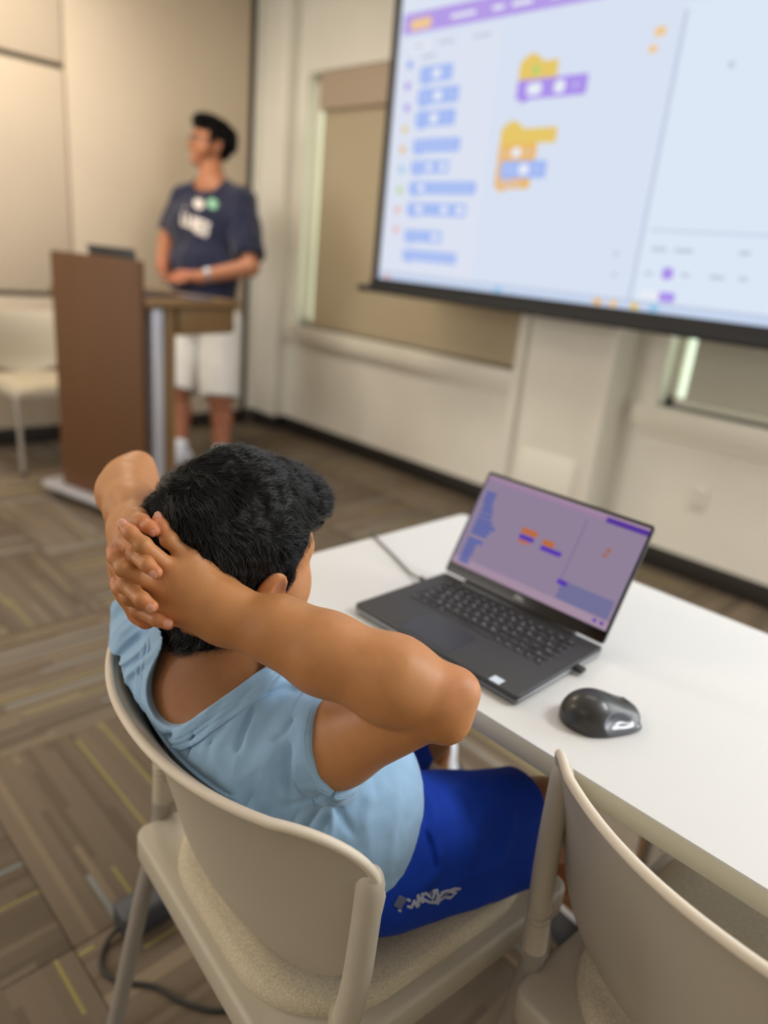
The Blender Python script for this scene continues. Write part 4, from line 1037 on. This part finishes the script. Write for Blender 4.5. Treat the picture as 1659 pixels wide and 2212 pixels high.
def leg_tube(P, h_, k_, f_, r0, r1):
    h_ = np.array(h_); k_ = np.array(k_); e_ = h_+(k_-h_)*f_; ax_ = A3((k_-h_)/np.linalg.norm(k_-h_))
    d = cap(P, h_, e_+(k_-h_)*.15, r0, r1+(r1-r0)*.15/f_*0)
    return smax(d, (P-A3(e_)) @ ax_, .006), ax_, e_
def shorts(P):
    d = ell(P, PELV, (.119, .166, .092))
    a, axR, eR_ = leg_tube(P, HIP_R, KNE_R, .79, .090, .077)
    b2, axL, eL_ = leg_tube(P, HIP_L, KNE_L, .80, .090, .077)
    d = smin(smin(d, a, .03), b2, .02)
    near = np.abs(d) < .03
    if near.any():
        Pn = P[near]; h = .0026*vnoise(Pn, 20, 9)+.0022*(1-2*np.abs(vnoise(Pn*A3((.5, 1, 1)), 26, 19)))
        for pts, w_, a_ in SFOLD: h += fold(Pn, pts, w_, a_)
        d = d.copy(); d[near] -= h
    d = smax(d, P[:, 2]-.640, .01)
    d = off_chair(P, d, .0015)
    for e_, ax_, r in ((eR_, axR, .0715), (eL_, axL, .0715)):
        pl = (P-A3(e_)) @ ax_
        d = smax(d, -np.maximum(cap(P, e_-ax_*.02, e_+ax_*.06, r, r), -(pl+.03)), .003)
    return d
V, Q = mesh_sdf(shorts, (.36, .28, .45), (.90, .80, .70), 0.0026)
sho = mesh_obj('shorts', V, Q, M_short, boy, BO)
M_sprint = mat('shorts_print_pale', srgb(176, 182, 206), 0.7); M_sprintg = mat('shorts_print_grey', srgb(96, 104, 136), 0.7)
def shorts_print(name, segs, m):
    pa = np.array([p for q in segs for p in q[:2]]); c0 = A3(pa.mean(0)); n_ = CAMP-c0; n_ = A3(n_/np.linalg.norm(n_))
    flat = lambda p: A3(p)-n_*float((A3(p)-c0) @ n_)
    def f(P):
        d = shorts(P); r = None; dep = (P-c0) @ n_; Pf = P-n_*dep[:, None]
        for a_, b_, w_ in segs:
            e = cap(Pf, flat(a_), flat(b_), w_, w_); r = e if r is None else np.minimum(r, e)
        return smax(smax(smax(d-.0011, -(d+.003), .0004), r, .0004), np.abs(dep)-.03, .001)
    V, Q = mesh_sdf(f, pa.min(0)-.022, pa.max(0)+.022, .0012); return mesh_obj(name, V, Q, m, sho, BO)
shorts_print('print_lettering', [((0.4845, 0.3870, 0.5841), (0.4965, 0.3786, 0.5731), 0.0016), ((0.4768, 0.3859, 0.5744), (0.4844, 0.3804, 0.5650), 0.0016), ((0.4940, 0.3777, 0.5669), (0.4985, 0.3760, 0.5637), 0.0016), ((0.4985, 0.3760, 0.5637), (0.5023, 0.3764, 0.5703), 0.0016), ((0.5023, 0.3764, 0.5703), (0.5058, 0.3741, 0.5616), 0.0016), ((0.5058, 0.3741, 0.5616), (0.5080, 0.3738, 0.5621), 0.0016), ((0.5080, 0.3738, 0.5621), (0.5074, 0.3762, 0.5739), 0.0016), ((0.5080, 0.3763, 0.5745), (0.5130, 0.3732, 0.5638), 0.0016), ((0.5130, 0.3732, 0.5638), (0.5147, 0.3729, 0.5640), 0.0016), ((0.5147, 0.3729, 0.5640), (0.5134, 0.3751, 0.5736), 0.0016), ((0.5134, 0.3751, 0.5736), (0.5196, 0.3738, 0.5716), 0.0016), ((0.5196, 0.3738, 0.5716), (0.5236, 0.3723, 0.5659), 0.0016), ((0.5153, 0.3732, 0.5663), (0.5247, 0.3713, 0.5571), 0.0016), ((0.5247, 0.3713, 0.5571), (0.5354, 0.3700, 0.5501), 0.0016), ((0.5354, 0.3700, 0.5501), (0.5380, 0.3700, 0.5584), 0.0016), ((0.5380, 0.3700, 0.5584), (0.5360, 0.3715, 0.5674), 0.0016), ((0.5360, 0.3715, 0.5674), (0.5305, 0.3723, 0.5688), 0.0016), ((0.5242, 0.3723, 0.5661), (0.5294, 0.3711, 0.5600), 0.0016), ((0.5294, 0.3711, 0.5600), (0.5323, 0.3715, 0.5653), 0.0016), ((0.5390, 0.3696, 0.5466), (0.5440, 0.3694, 0.5596), 0.0016), ((0.5440, 0.3694, 0.5596), (0.5522, 0.3678, 0.5583), 0.0016), ((0.5522, 0.3678, 0.5583), (0.5675, 0.3632, 0.5473), 0.0016), ((0.5425, 0.3690, 0.5501), (0.5481, 0.3681, 0.5518), 0.0016), ((0.5481, 0.3681, 0.5518), (0.5567, 0.3660, 0.5457), 0.0016), ((0.5567, 0.3660, 0.5457), (0.5632, 0.3643, 0.5463), 0.0016), ((0.5567, 0.3666, 0.5568), (0.5623, 0.3653, 0.5565), 0.0016), ((0.5623, 0.3653, 0.5565), (0.5727, 0.3622, 0.5513), 0.0016), ((0.5727, 0.3622, 0.5513), (0.5742, 0.3615, 0.5472), 0.0016)], M_sprint)['kind'] = 'stuff'
shorts_print('print_fill', [((0.4860, 0.3846, 0.5805), (0.4797, 0.3844, 0.5736), 0.0019), ((0.4887, 0.3828, 0.5784), (0.4821, 0.3827, 0.5711), 0.0019), ((0.4915, 0.3810, 0.5760), (0.4846, 0.3812, 0.5689), 0.0019), ((0.5256, 0.3728, 0.5694), (0.5280, 0.3716, 0.5635), 0.0019), ((0.5433, 0.3689, 0.5526), (0.5503, 0.3677, 0.5530), 0.0019), ((0.5525, 0.3673, 0.5537), (0.5596, 0.3653, 0.5492), 0.0019)], M_sprintg)['kind'] = 'stuff'
# --- socks and shoes
M_sock = mat('sock_white', srgb(225, 228, 236), 0.9, bump=0.3, bscale=900); M_sole = mat('shoe_dark', srgb(52, 54, 60), 0.7)
for a_, yaw in ((ANK_R, -.05), (ANK_L, .35)):
    f_ = np.array((math.cos(yaw), math.sin(yaw), 0)); a_ = np.array(a_)
    so = lambda P: chain(P, [a_+(-.01, 0, .07), a_+(0, 0, 0.0), a_-(0, 0, .035)], (.047, .046, .046), .02)
    mesh_obj('sock', *mesh_sdf(so, a_-.12, a_+.14, .005), M_sock, boy, BO)
    def sh(P):
        z0 = float(a_[2])
        d = chain(P, [a_-f_*.035-(0, 0, z0-.045), a_+f_*.06-(0, 0, z0-.042), a_+f_*.135-(0, 0, z0-.032)], (.042, .043, .034), .03)
        return smax(d, .002-P[:, 2], .008)
    mesh_obj('shoe', *mesh_sdf(sh, a_-(.2, .2, .14), a_+(.26, .2, .10), .005), M_sole, boy, BO)

# --- hair: a dark scalp mass and thousands of fine strands combed out from the crown
M_hairb = mat('hair_black', srgb(6, 5, 5), 0.8, noise=0.2, nscale=90, bump=0.8, bscale=300, spec=0.12)
def hairline(x):
    return np.interp(x, (-.12, -.06, -.035, -.022, -.012, .004, .014, .024, .030, .042, .056, .075, .11), (-.080, -.078, -.066, -.034, .012, .018, -.004, -.014, .026, .060, .072, .076, .080)).astype(F32)
def hair_vol(q):
    d = ell(q, (-.012, 0, .034), (.108, .082, .092))
    d = smin(d, ell(q, (.048, .0, .084), (.036, .052, .026)), .03)
    d = smin(d, ell(q, (.076, -.014, .078), (.018, .034, .018)), .025)
    return d
NAPE = (0.3644, 0.6025, 0.8492); NECKAX = hl((-.022, 0, -.045))-A3(NB); NECKAX = A3(NECKAX/np.linalg.norm(NECKAX))
def hair_sdf(P):
    q = ((P-A3(HC)) @ HR)/HS
    d = hair_vol(q); near = np.abs(d) < .03
    if near.any():
        qn = q[near]; d[near] -= .0040*vnoise(qn, 36, 11)+.0022*vnoise(qn, 90, 12)+.0012*vnoise(qn, 210, 13)
    d = smax(d, hairline(q[:, 0])-q[:, 2], .007)*HS
    nk = b_neck(P)-.0095-.0015*vnoise(P, 120, 14)
    nk = smax(nk, smax((A3(NAPE)-P) @ NECKAX, (P-A3(HC)) @ A3(HR[:, 0])+.022, .01), .004)
    return smin(d, nk, .012)
lo_, hi_ = A3(HC)-.17, A3(HC)+.17
V, Q = mesh_sdf(hair_sdf, lo_, hi_, 0.0026)
hairo = mesh_obj('hair', V, Q, M_hairb, boy, BO)
def strands(name, sdf, C0, R, s, V, n, parent, origin, material, seed, crown=(-.062, .012, .098), length=(.022, .050), rad=.00015, lift=.0060, zmin=-.1):
    rng = np.random.default_rng(seed)
    idx = rng.choice(len(V), n); P = V[idx].astype(F32)+rng.normal(0, .001, (n, 3)).astype(F32)
    Lq = ((P-A3(C0)) @ R)/s
    ln = rng.uniform(*length, n).astype(F32)*np.where(Lq[:, 2] < 0.0, .62, 1.0)
    K = 9; cw = A3(crown); off = rng.uniform(-.3, 1, n).astype(F32)*lift
    ph = rng.uniform(0, 6.28, n); curl = rng.normal(0, .55, n)
    eps = .0015
    def grad(P):
        d0 = sdf(P); G = np.stack([sdf(P+A3([eps if k == j else 0 for j in range(3)]))-d0 for k in range(3)], 1)
        return d0, G/np.maximum(np.linalg.norm(G, axis=1, keepdims=True), 1e-9)
    d0, G = grad(P); P = P-d0[:, None]*G-G*.0012
    qq = ((P-A3(C0)) @ R)/s; keep = ~((np.abs(qq[:, 1]) > .070) & (qq[:, 2] < .018) & (qq[:, 0] > -.035) & (qq[:, 0] < .014))
    P = P[keep]; n = len(P); ln = ln[keep]; off = off[keep]; curl = curl[keep]; pts = np.zeros((n, K, 3), F32)
    for k in range(K):
        pts[:, k] = P
        q = ((P-A3(C0)) @ R)/s
        v = q-cw; v[:, 0] += .012
        sw = np.stack([-v[:, 1], v[:, 0], np.zeros(n)], 1)*.35            # whorl
        flow = v/np.maximum(np.linalg.norm(v, axis=1, keepdims=True), .02)+sw*4
        flow[:, 0] += np.where(q[:, 2] > .05, .55, .10); flow[:, 2] -= np.where(q[:, 2] < .06, .6, .05)
        wob = np.stack([vnoise(q.astype(F32), 30, seed+1), vnoise(q.astype(F32), 30, seed+2), vnoise(q.astype(F32), 30, seed+3)], 1)*1.25
        flow = flow+wob
        D = flow @ np.asarray(R).T
        d0, G = grad(P.astype(F32))
        D = D-G*(D*G).sum(1, keepdims=True); D /= np.maximum(np.linalg.norm(D, axis=1, keepdims=True), 1e-6)
        side = np.cross(G, D); D = D+side*(curl*math.sin(k/K*3)*.5)[:, None]; D /= np.linalg.norm(D, axis=1, keepdims=True)
        P = (P+D*(ln/K)[:, None]).astype(F32)
        d1, G = grad(P); tgt = -.0012+(off+.0012)*min(1, (k+1)/K*1.3)
        P = (P-G*(d1-tgt)[:, None]*.8).astype(F32)
    cu = bpy.data.hair_curves.new(name); cu.add_curves([K]*n)
    cu.attributes['position'].data.foreach_set('vector', (pts-A3(origin)).reshape(-1).astype(F32))
    ra = cu.attributes.get('radius') or cu.attributes.new('radius', 'FLOAT', 'POINT')
    prof = np.array([1, 1, 1, .95, .9, .8, .65, .45, .15], F32)*rad
    ra.data.foreach_set('value', np.tile(prof, n)*np.repeat(rng.uniform(.7, 1.25, n), K).astype(F32))
    cu.materials.append(material); o = bpy.data.objects.new(name, cu); link(o, parent); o['kind'] = 'stuff'; return o
M_strand = mat('hair_strand_black', srgb(13, 11, 11), 0.30, spec=0.5)
strands('hair_strands', hair_sdf, HC, HR, HS, V, 24000, hairo, BO, M_strand, 5)
# ================================================================== STANDING TEEN AT THE LECTERN
M_skin2 = skin_material('skin_teen', srgb(176, 118, 86))
TO = (2.16, 3.56, 0.0)
teen = empty('person', TO, 0, 'tall teen with glasses in a navy printed t-shirt and pale shorts standing behind the lectern', 'person')
tC = (2.4372, 4.0240, 1.7675); tS = 1.14
ta = math.radians(172); tp = math.radians(9)
tR = frame((math.cos(ta)*math.cos(tp), math.sin(ta)*math.cos(tp), math.sin(tp)), (0.10, 0, 1))
def tl(p): return A3(tC)+tR @ (A3(p)*tS)
tNB = (2.4105, 3.9543, 1.5447); tSR, tSL = (2.3270, 4.1193, 1.4586), (2.4698, 3.7464, 1.4664)
tER, tEL = (2.2183, 4.1288, 1.2245), (2.4006, 3.5295, 1.1370)
tWR, tWL = (2.1110, 3.9782, 1.1292), (2.1878, 3.6815, 1.0621)
tHR, tHL = (2.0783, 3.9120, 1.0822), (2.1137, 3.7705, 1.0558)
tP = (2.2571, 3.7581, 0.8121); tHipR, tHipL = (2.2069, 3.8517, 0.7737), (2.2932, 3.6533, 0.7997)
tKR, tKL = (2.0910, 3.7613, 0.4177), (2.2088, 3.5150, 0.4135)
tAR, tAL = (2.0474, 3.6727, 0.0928), (2.1832, 3.4439, 0.0994)
def t_torso(P, o=0.0):
    d = ell(P, (2.2674, 3.7765, 0.8697), (.140+o, .175+o, .13+o), TT)
    d = smin(d, ell(P, (2.2891, 3.8423, 1.0745), (.142+o, .215+o, .17+o), TT), .08)
    d = smin(d, ell(P, (2.3396, 3.9168, 1.3254), (.134+o, .238+o, .15+o), TT), .08)
    d = smin(d, cap(P, tNB, tSR, .060+o, .060+o), .05); d = smin(d, cap(P, tNB, tSL, .060+o, .065+o), .05)
    return d
TT = frame((math.cos(math.radians(200)), math.sin(math.radians(200)), 0), (0, 0, 1))
def t_arm(P, s, e, w, h, fd):
    d = smin(chain(P, [s, e], (.060, .048), .02), chain(P, [e, w], (.050, .034), .02), .012)
    h = np.array(h); w = np.array(w); ax_ = (h-w)/np.linalg.norm(h-w)
    d = smin(d, cap(P, w, h, .028, .034), .02)
    sd = np.cross(ax_, np.array(fd)); sd /= np.linalg.norm(sd)
    for k in range(4):                                           # loosely curled fingers
        b0 = h+sd*(.026-.0175*k)+ax_*.010; ln = (.028, .033, .031, .025)[k]
        p1 = b0+ax_*ln+np.array(fd)*.006; p2 = p1+(ax_*.35+np.array(fd))*.022; p3 = p2+(np.array(fd)-ax_*.4)*.016
        d = smin(d, chain(P, [b0, p1, p2, p3], (.0105, .0098, .009, .008), .004), .005)
    th = h-ax_*.03+sd*.03; d = smin(d, chain(P, [th, th+sd*.018+ax_*.03, th+sd*.012+ax_*.058], (.014, .012, .010), .004), .01)
    return d
def t_leg(P, h, k, a):
    h, k, a = map(np.array, (h, k, a)); cm = k*.66+a*.34+np.array((.018, .01, 0))
    d = chain(P, [h, k], (.090, .060), .02)
    return smin(d, chain(P, [k, cm, a], (.058, .057, .038), .02), .03)
def teen_skin(P):
    d = smin(local(P, lambda q: head_sdf(q, tC, tR, tS), tl((.005, 0, 0)), .160), chain(P, [tl((-.02, 0, -.06)), tNB], (.057, .074), .02), .03)
    d = smin(d, t_torso(P), .05)
    d = smin(d, local(P, lambda q: t_arm(q, tSR, tER, tWR, tHR, (-.2, -.75, -.5)), tER, .36), .03)
    d = smin(d, local(P, lambda q: t_arm(q, tSL, tEL, tWL, tHL, (-.1, .75, -.5)), tEL, .46), .03)
    d = smin(d, np.minimum(t_leg(P, tHipR, tKR, tAR), t_leg(P, tHipL, tKL, tAL)), .04)
    return d
V, Q = mesh_sdf(teen_skin, (1.70, 3.10, .02), (2.66, 4.22, 2.02), 0.0052)
c_ = np.ones((len(V), 3)); hz = np.exp(-((np.linalg.norm(V-np.array(tHL), axis=1)/.07)**2))+np.exp(-((np.linalg.norm(V-np.array(tHR), axis=1)/.07)**2))
c_ = c_*(1-np.clip(hz, 0, 1)[:, None]*(1-np.array([1.05, .86, .88])))
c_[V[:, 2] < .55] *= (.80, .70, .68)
mesh_obj('body', V, Q, M_skin2, teen, TO, c_)
eyes(tl, tR, tS, teen, TO)
# hair
def t_hair(P):
    q = ((P-A3(tC)) @ tR)/tS
    d = ell(q, (-.014, 0, .036), (.106, .087, .100))
    d = smin(d, ell(q, (.050, 0, .100), (.056, .066, .030)), .03)
    d = smin(d, ell(q, (-.075, 0, .040), (.050, .075, .075)), .03)
    nr = np.abs(d) < .04
    if nr.any(): d[nr] -= .007*vnoise(q[nr], 36, 21)+.004*vnoise(q[nr], 80, 22)
    hl_ = np.interp(q[:, 0], (-.13, -.06, -.040, -.026, -.012, .006, .022, .034, .055, .08, .12), (-.085, -.085, -.06, -.02, .022, .026, .0, .0, .035, .050, .056)).astype(F32)
    return smax(d, hl_-q[:, 2], .008)*tS
V, Q = mesh_sdf(t_hair, A3(tC)-.2, A3(tC)+.2, .005)
th_ = mesh_obj('hair', V, Q, M_hairb, teen, TO)
strands('hair_strands', t_hair, tC, tR, tS, V, 2500, th_, TO, M_strand, 9, length=(.03, .05), rad=.0005)
# glasses
b = MB()
for s in (1, -1):
    ring = [tuple(tl((.098-.010*abs(s*.034+.024*math.cos(t)*1)/.06, s*.034+.024*math.cos(t), .003+.019*math.sin(t)))-np.array(TO)) for t in np.linspace(0, 2*math.pi, 21)]
    b.tube(ring, .0022, 8); b.tube([tuple(tl((.088, s*.058, .008))-np.array(TO)), tuple(tl((.0, s*.084, .012))-np.array(TO))], .0020, 8)
b.tube([tuple(tl((.099, .011, .006))-np.array(TO)), tuple(tl((.101, 0, .009))-np.array(TO)), tuple(tl((.099, -.011, .006))-np.array(TO))], .002, 8)
b.build('glasses', mat('glasses_black', srgb(24, 22, 22), 0.3), teen, smooth=True)
# watch
b = MB(); w_ = np.array(tWL)*.86+np.array(tEL)*.14; ax_ = np.array(tEL)-np.array(tWL); ax_ /= np.linalg.norm(ax_)
b.tube([tuple(w_-ax_*.013-np.array(TO)), tuple(w_+ax_*.013-np.array(TO))], .0365, 28); wt = b.build('wristwatch', mat('watch_band_grey', srgb(132, 136, 150), 0.5), teen, smooth=True)
nn = CAMP-w_; nn -= ax_*(nn @ ax_); nn /= np.linalg.norm(nn); nn = nn*.7+np.array((0, 0, .7)); nn -= ax_*(nn @ ax_); nn /= np.linalg.norm(nn)
b = MB(); b.tube([tuple(w_+nn*.034-np.array(TO)), tuple(w_+nn*.042-np.array(TO))], .017, 20); b.build('watch_case', mat('watch_case_grey', srgb(150, 154, 166), 0.25, metal=0.5), wt, smooth=True)
# t-shirt
M_navy = cloth_material('tshirt_navy', srgb(34, 38, 62), 900, 0.3, 0.08)
def sleeve(P, s, e, f_, r0, r1):
    s = np.array(s); e = np.array(e); c2 = s+(e-s)*f_; ax_ = A3((e-s)/np.linalg.norm(e-s))
    d = cap(P, s, c2+(e-s)*.2, r0, r1); return smax(d, (P-A3(c2)) @ ax_, .008)
def t_shirt(P):
    d = t_torso(P, .014)
    d = smin(d, sleeve(P, tSR, tER, .78, .078, .074), .04); d = smin(d, sleeve(P, tSL, tEL, .86, .084, .086), .04)
    nr = np.abs(d) < .05
    if nr.any():
        q = P[nr]; d[nr] -= .007*vnoise(q*A3((1, 1, .5)), 14, 31)+.006*(1-2*np.abs(vnoise(q*A3((1, 1, .45)), 20, 32)))
    d = smax(d, -ell(P, (2.3753, 3.9268, 1.5693), (.098, .098, .066), TT), .006)
    return smax(d, (2.2415, 3.7465, 0.7874)[2]-P[:, 2]-.03*vnoise(P, 8, 33), .006)
V, Q = mesh_sdf(t_shirt, (1.70, 3.10, .75), (2.66, 4.24, 1.70), .0065)
ts = mesh_obj('tshirt', V, Q, M_navy, teen, TO)
M_print = mat('print_white', srgb(226, 218, 212), 0.8); M_printg = mat('print_mint', srgb(150, 205, 172), 0.8)
def shirt_print(name, regions, m, lo, hi):
    c0 = A3((2.2808, 3.8111, 1.4437)); n_ = CAMP-c0; n_ = A3(n_/np.linalg.norm(n_))
    flat = lambda p: A3(p)-n_*float((A3(p)-c0) @ n_)
    def f(P):
        d = t_shirt(P); r = None; dep = (P-c0) @ n_; Pf = P-n_*dep[:, None]
        for (a_, b_, rad) in regions:
            e = cap(Pf, flat(a_), flat(b_), rad, rad); r = e if r is None else np.minimum(r, e)
        return smax(smax(smax(d-.0022, -(d+.006), .001), r, .001), np.abs(dep)-.25, .001)
    V, Q = mesh_sdf(f, lo, hi, .0032); return mesh_obj(name, V, Q, m, ts, TO)
PRA = [((2.2355, 4.1037, 1.4580), (2.2405, 4.0756, 1.4544), 0.0042), ((2.2375, 4.0887, 1.4562), (2.2255, 4.0670, 1.4281), 0.0042), ((2.2448, 4.0570, 1.4519), (2.2074, 3.9894, 1.4220), 0.0042), ((2.2307, 3.9951, 1.4467), (2.2065, 3.9517, 1.4181), 0.0042), ((2.2234, 4.0184, 1.4366), (2.2155, 3.9679, 1.4321), 0.0042), ((2.2263, 3.9615, 1.4435), (2.2083, 3.9294, 1.4156), 0.0042), ((2.2263, 3.9615, 1.4435), (2.2269, 3.9269, 1.4397), 0.0042), ((2.2157, 3.9425, 1.4294), (2.2180, 3.9181, 1.4265), 0.0042), ((2.2083, 3.9294, 1.4156), (2.2127, 3.9016, 1.4122), 0.0042), ((2.2102, 4.0736, 1.4064), (2.1784, 4.0156, 1.3506), 0.0090), ((2.1929, 3.9971, 1.3980), (2.1781, 3.9705, 1.3437), 0.0090), ((2.1870, 4.0311, 1.3779), (2.1827, 3.9787, 1.3706), 0.0090), ((2.1917, 3.9735, 1.3945), (2.1936, 3.9333, 1.3875), 0.0090), ((2.1936, 3.9333, 1.3875), (2.1854, 3.9185, 1.3340), 0.0090), ((2.1854, 3.9185, 1.3340), (2.1798, 3.9522, 1.3405), 0.0090), ((2.1798, 3.9522, 1.3405), (2.1917, 3.9735, 1.3945), 0.0090), ((2.1959, 3.9164, 1.3843), (2.1888, 3.9038, 1.3309), 0.0090), ((2.1888, 3.9038, 1.3309), (2.1972, 3.8755, 1.3245), 0.0090), ((2.2061, 3.8707, 1.3745), (2.2018, 3.8628, 1.3215), 0.0090), ((2.2018, 3.8628, 1.3215), (2.2119, 3.8380, 1.3153), 0.0090), ((2.2172, 3.8266, 1.3123), (2.2197, 3.8316, 1.3651), 0.0090), ((2.2197, 3.8316, 1.3651), (2.2286, 3.8042, 1.3061), 0.0090), ((2.2286, 3.8042, 1.3061), (2.2304, 3.8080, 1.3589), 0.0090), ((2.2360, 3.7973, 1.3559), (2.2345, 3.7939, 1.3032), 0.0090), ((2.2360, 3.7973, 1.3559), (2.2482, 3.7764, 1.3497), 0.0090), ((2.2346, 3.7945, 1.3295), (2.2447, 3.7784, 1.3246), 0.0090), ((2.2345, 3.7939, 1.3032), (2.2473, 3.7739, 1.2970), 0.0090), ((2.2544, 3.7670, 1.3468), (2.2608, 3.7564, 1.3174), 0.0090), ((2.2681, 3.7486, 1.3407), (2.2608, 3.7564, 1.3174), 0.0090), ((2.2608, 3.7564, 1.3174), (2.2609, 3.7560, 1.2911), 0.0090), ((2.2214, 3.8158, 1.2890), (2.2219, 3.8170, 1.3131), 0.0042), ((2.2219, 3.8170, 1.3131), (2.2288, 3.8012, 1.2853), 0.0042), ((2.2288, 3.8012, 1.2853), (2.2295, 3.8028, 1.3094), 0.0042), ((2.2345, 3.7941, 1.3070), (2.2337, 3.7923, 1.2829), 0.0042), ((2.2345, 3.7941, 1.3070), (2.2427, 3.7810, 1.3033), 0.0042), ((2.2343, 3.7935, 1.2950), (2.2408, 3.7829, 1.2920), 0.0042), ((2.2337, 3.7923, 1.2829), (2.2418, 3.7789, 1.2792), 0.0042), ((2.2481, 3.7730, 1.3009), (2.2570, 3.7610, 1.2973), 0.0042), ((2.2570, 3.7610, 1.2973), (2.2560, 3.7588, 1.2732), 0.0042), ((2.2560, 3.7588, 1.2732), (2.2472, 3.7709, 1.2769), 0.0042), ((2.2472, 3.7709, 1.2769), (2.2481, 3.7730, 1.3009), 0.0042)]
shirt_print('print_lettering', PRA, M_print, (1.9, 3.3, 1.2), (2.45, 3.9, 1.56))
shirt_print('print_emblem', [((2.2567, 3.8437, 1.4404), (2.2584, 3.8367, 1.4383), .026)], M_print, (1.9, 3.3, 1.2), (2.45, 3.9, 1.56))
shirt_print('print_emblem', [((2.3111, 3.7842, 1.4476), (2.3132, 3.7828, 1.4479), .027)], M_printg, (1.9, 3.3, 1.2), (2.45, 3.9, 1.56))
# shorts
M_shortw = mat('shorts_pale_grey', srgb(214, 212, 208), 0.85, noise=0.04, nscale=20, bump=0.2, bscale=900)
def t_shorts(P):
    d = ell(P, tP, (.160, .195, .14), TT)
    for h, k in ((tHipR, tKR), (tHipL, tKL)):
        h, k = np.array(h), np.array(k); a_ = A3((k-h)/np.linalg.norm(k-h)); e = cap(P, h, k+(k-h)*.1, .122, .108); d = smin(d, smax(e, (P-A3(k-(k-h)*.01)) @ a_, .008), .025)
    nr = np.abs(d) < .05
    if nr.any(): d[nr] -= .007*vnoise(P[nr]*A3((1, 1, .35)), 17, 41)
    for h, k in ((tHipR, tKR), (tHipL, tKL)):
        h, k = np.array(h), np.array(k); d = smax(d, -np.maximum(cap(P, k-(k-h)*.08, k+(k-h)*.2, .088, .088), -1), .006)
    return smax(d, P[:, 2]-.90, .01)
V, Q = mesh_sdf(t_shorts, (1.72, 3.08, .36), (2.62, 4.10, .98), .0065)
mesh_obj('shorts', V, Q, M_shortw, teen, TO)
for a_ in (tAR, tAL):
    a_ = np.array(a_); f_ = np.array((-.92, -.38, 0))
    so = lambda P: chain(P, [a_+(0, 0, .03), (a_[0], a_[1], .05)], (.046, .046), .02)
    mesh_obj('sock', *mesh_sdf(so, (a_[0]-.12, a_[1]-.12, 0), (a_[0]+.12, a_[1]+.12, .22), .006), M_sock, teen, TO)
    g0 = np.array((a_[0], a_[1], 0))
    sh2 = lambda P: smax(chain(P, [g0-f_*.05+(0, 0, .045), g0+f_*.08+(0, 0, .045), g0+f_*.17+(0, 0, .036)], (.046, .048, .036), .03), .002-P[:, 2], .008)
    mesh_obj('shoe', *mesh_sdf(sh2, (a_[0]-.30, a_[1]-.30, -.02), (a_[0]+.30, a_[1]+.30, .14), .006), mat('shoe_white', srgb(214, 216, 224), 0.6), teen, TO)
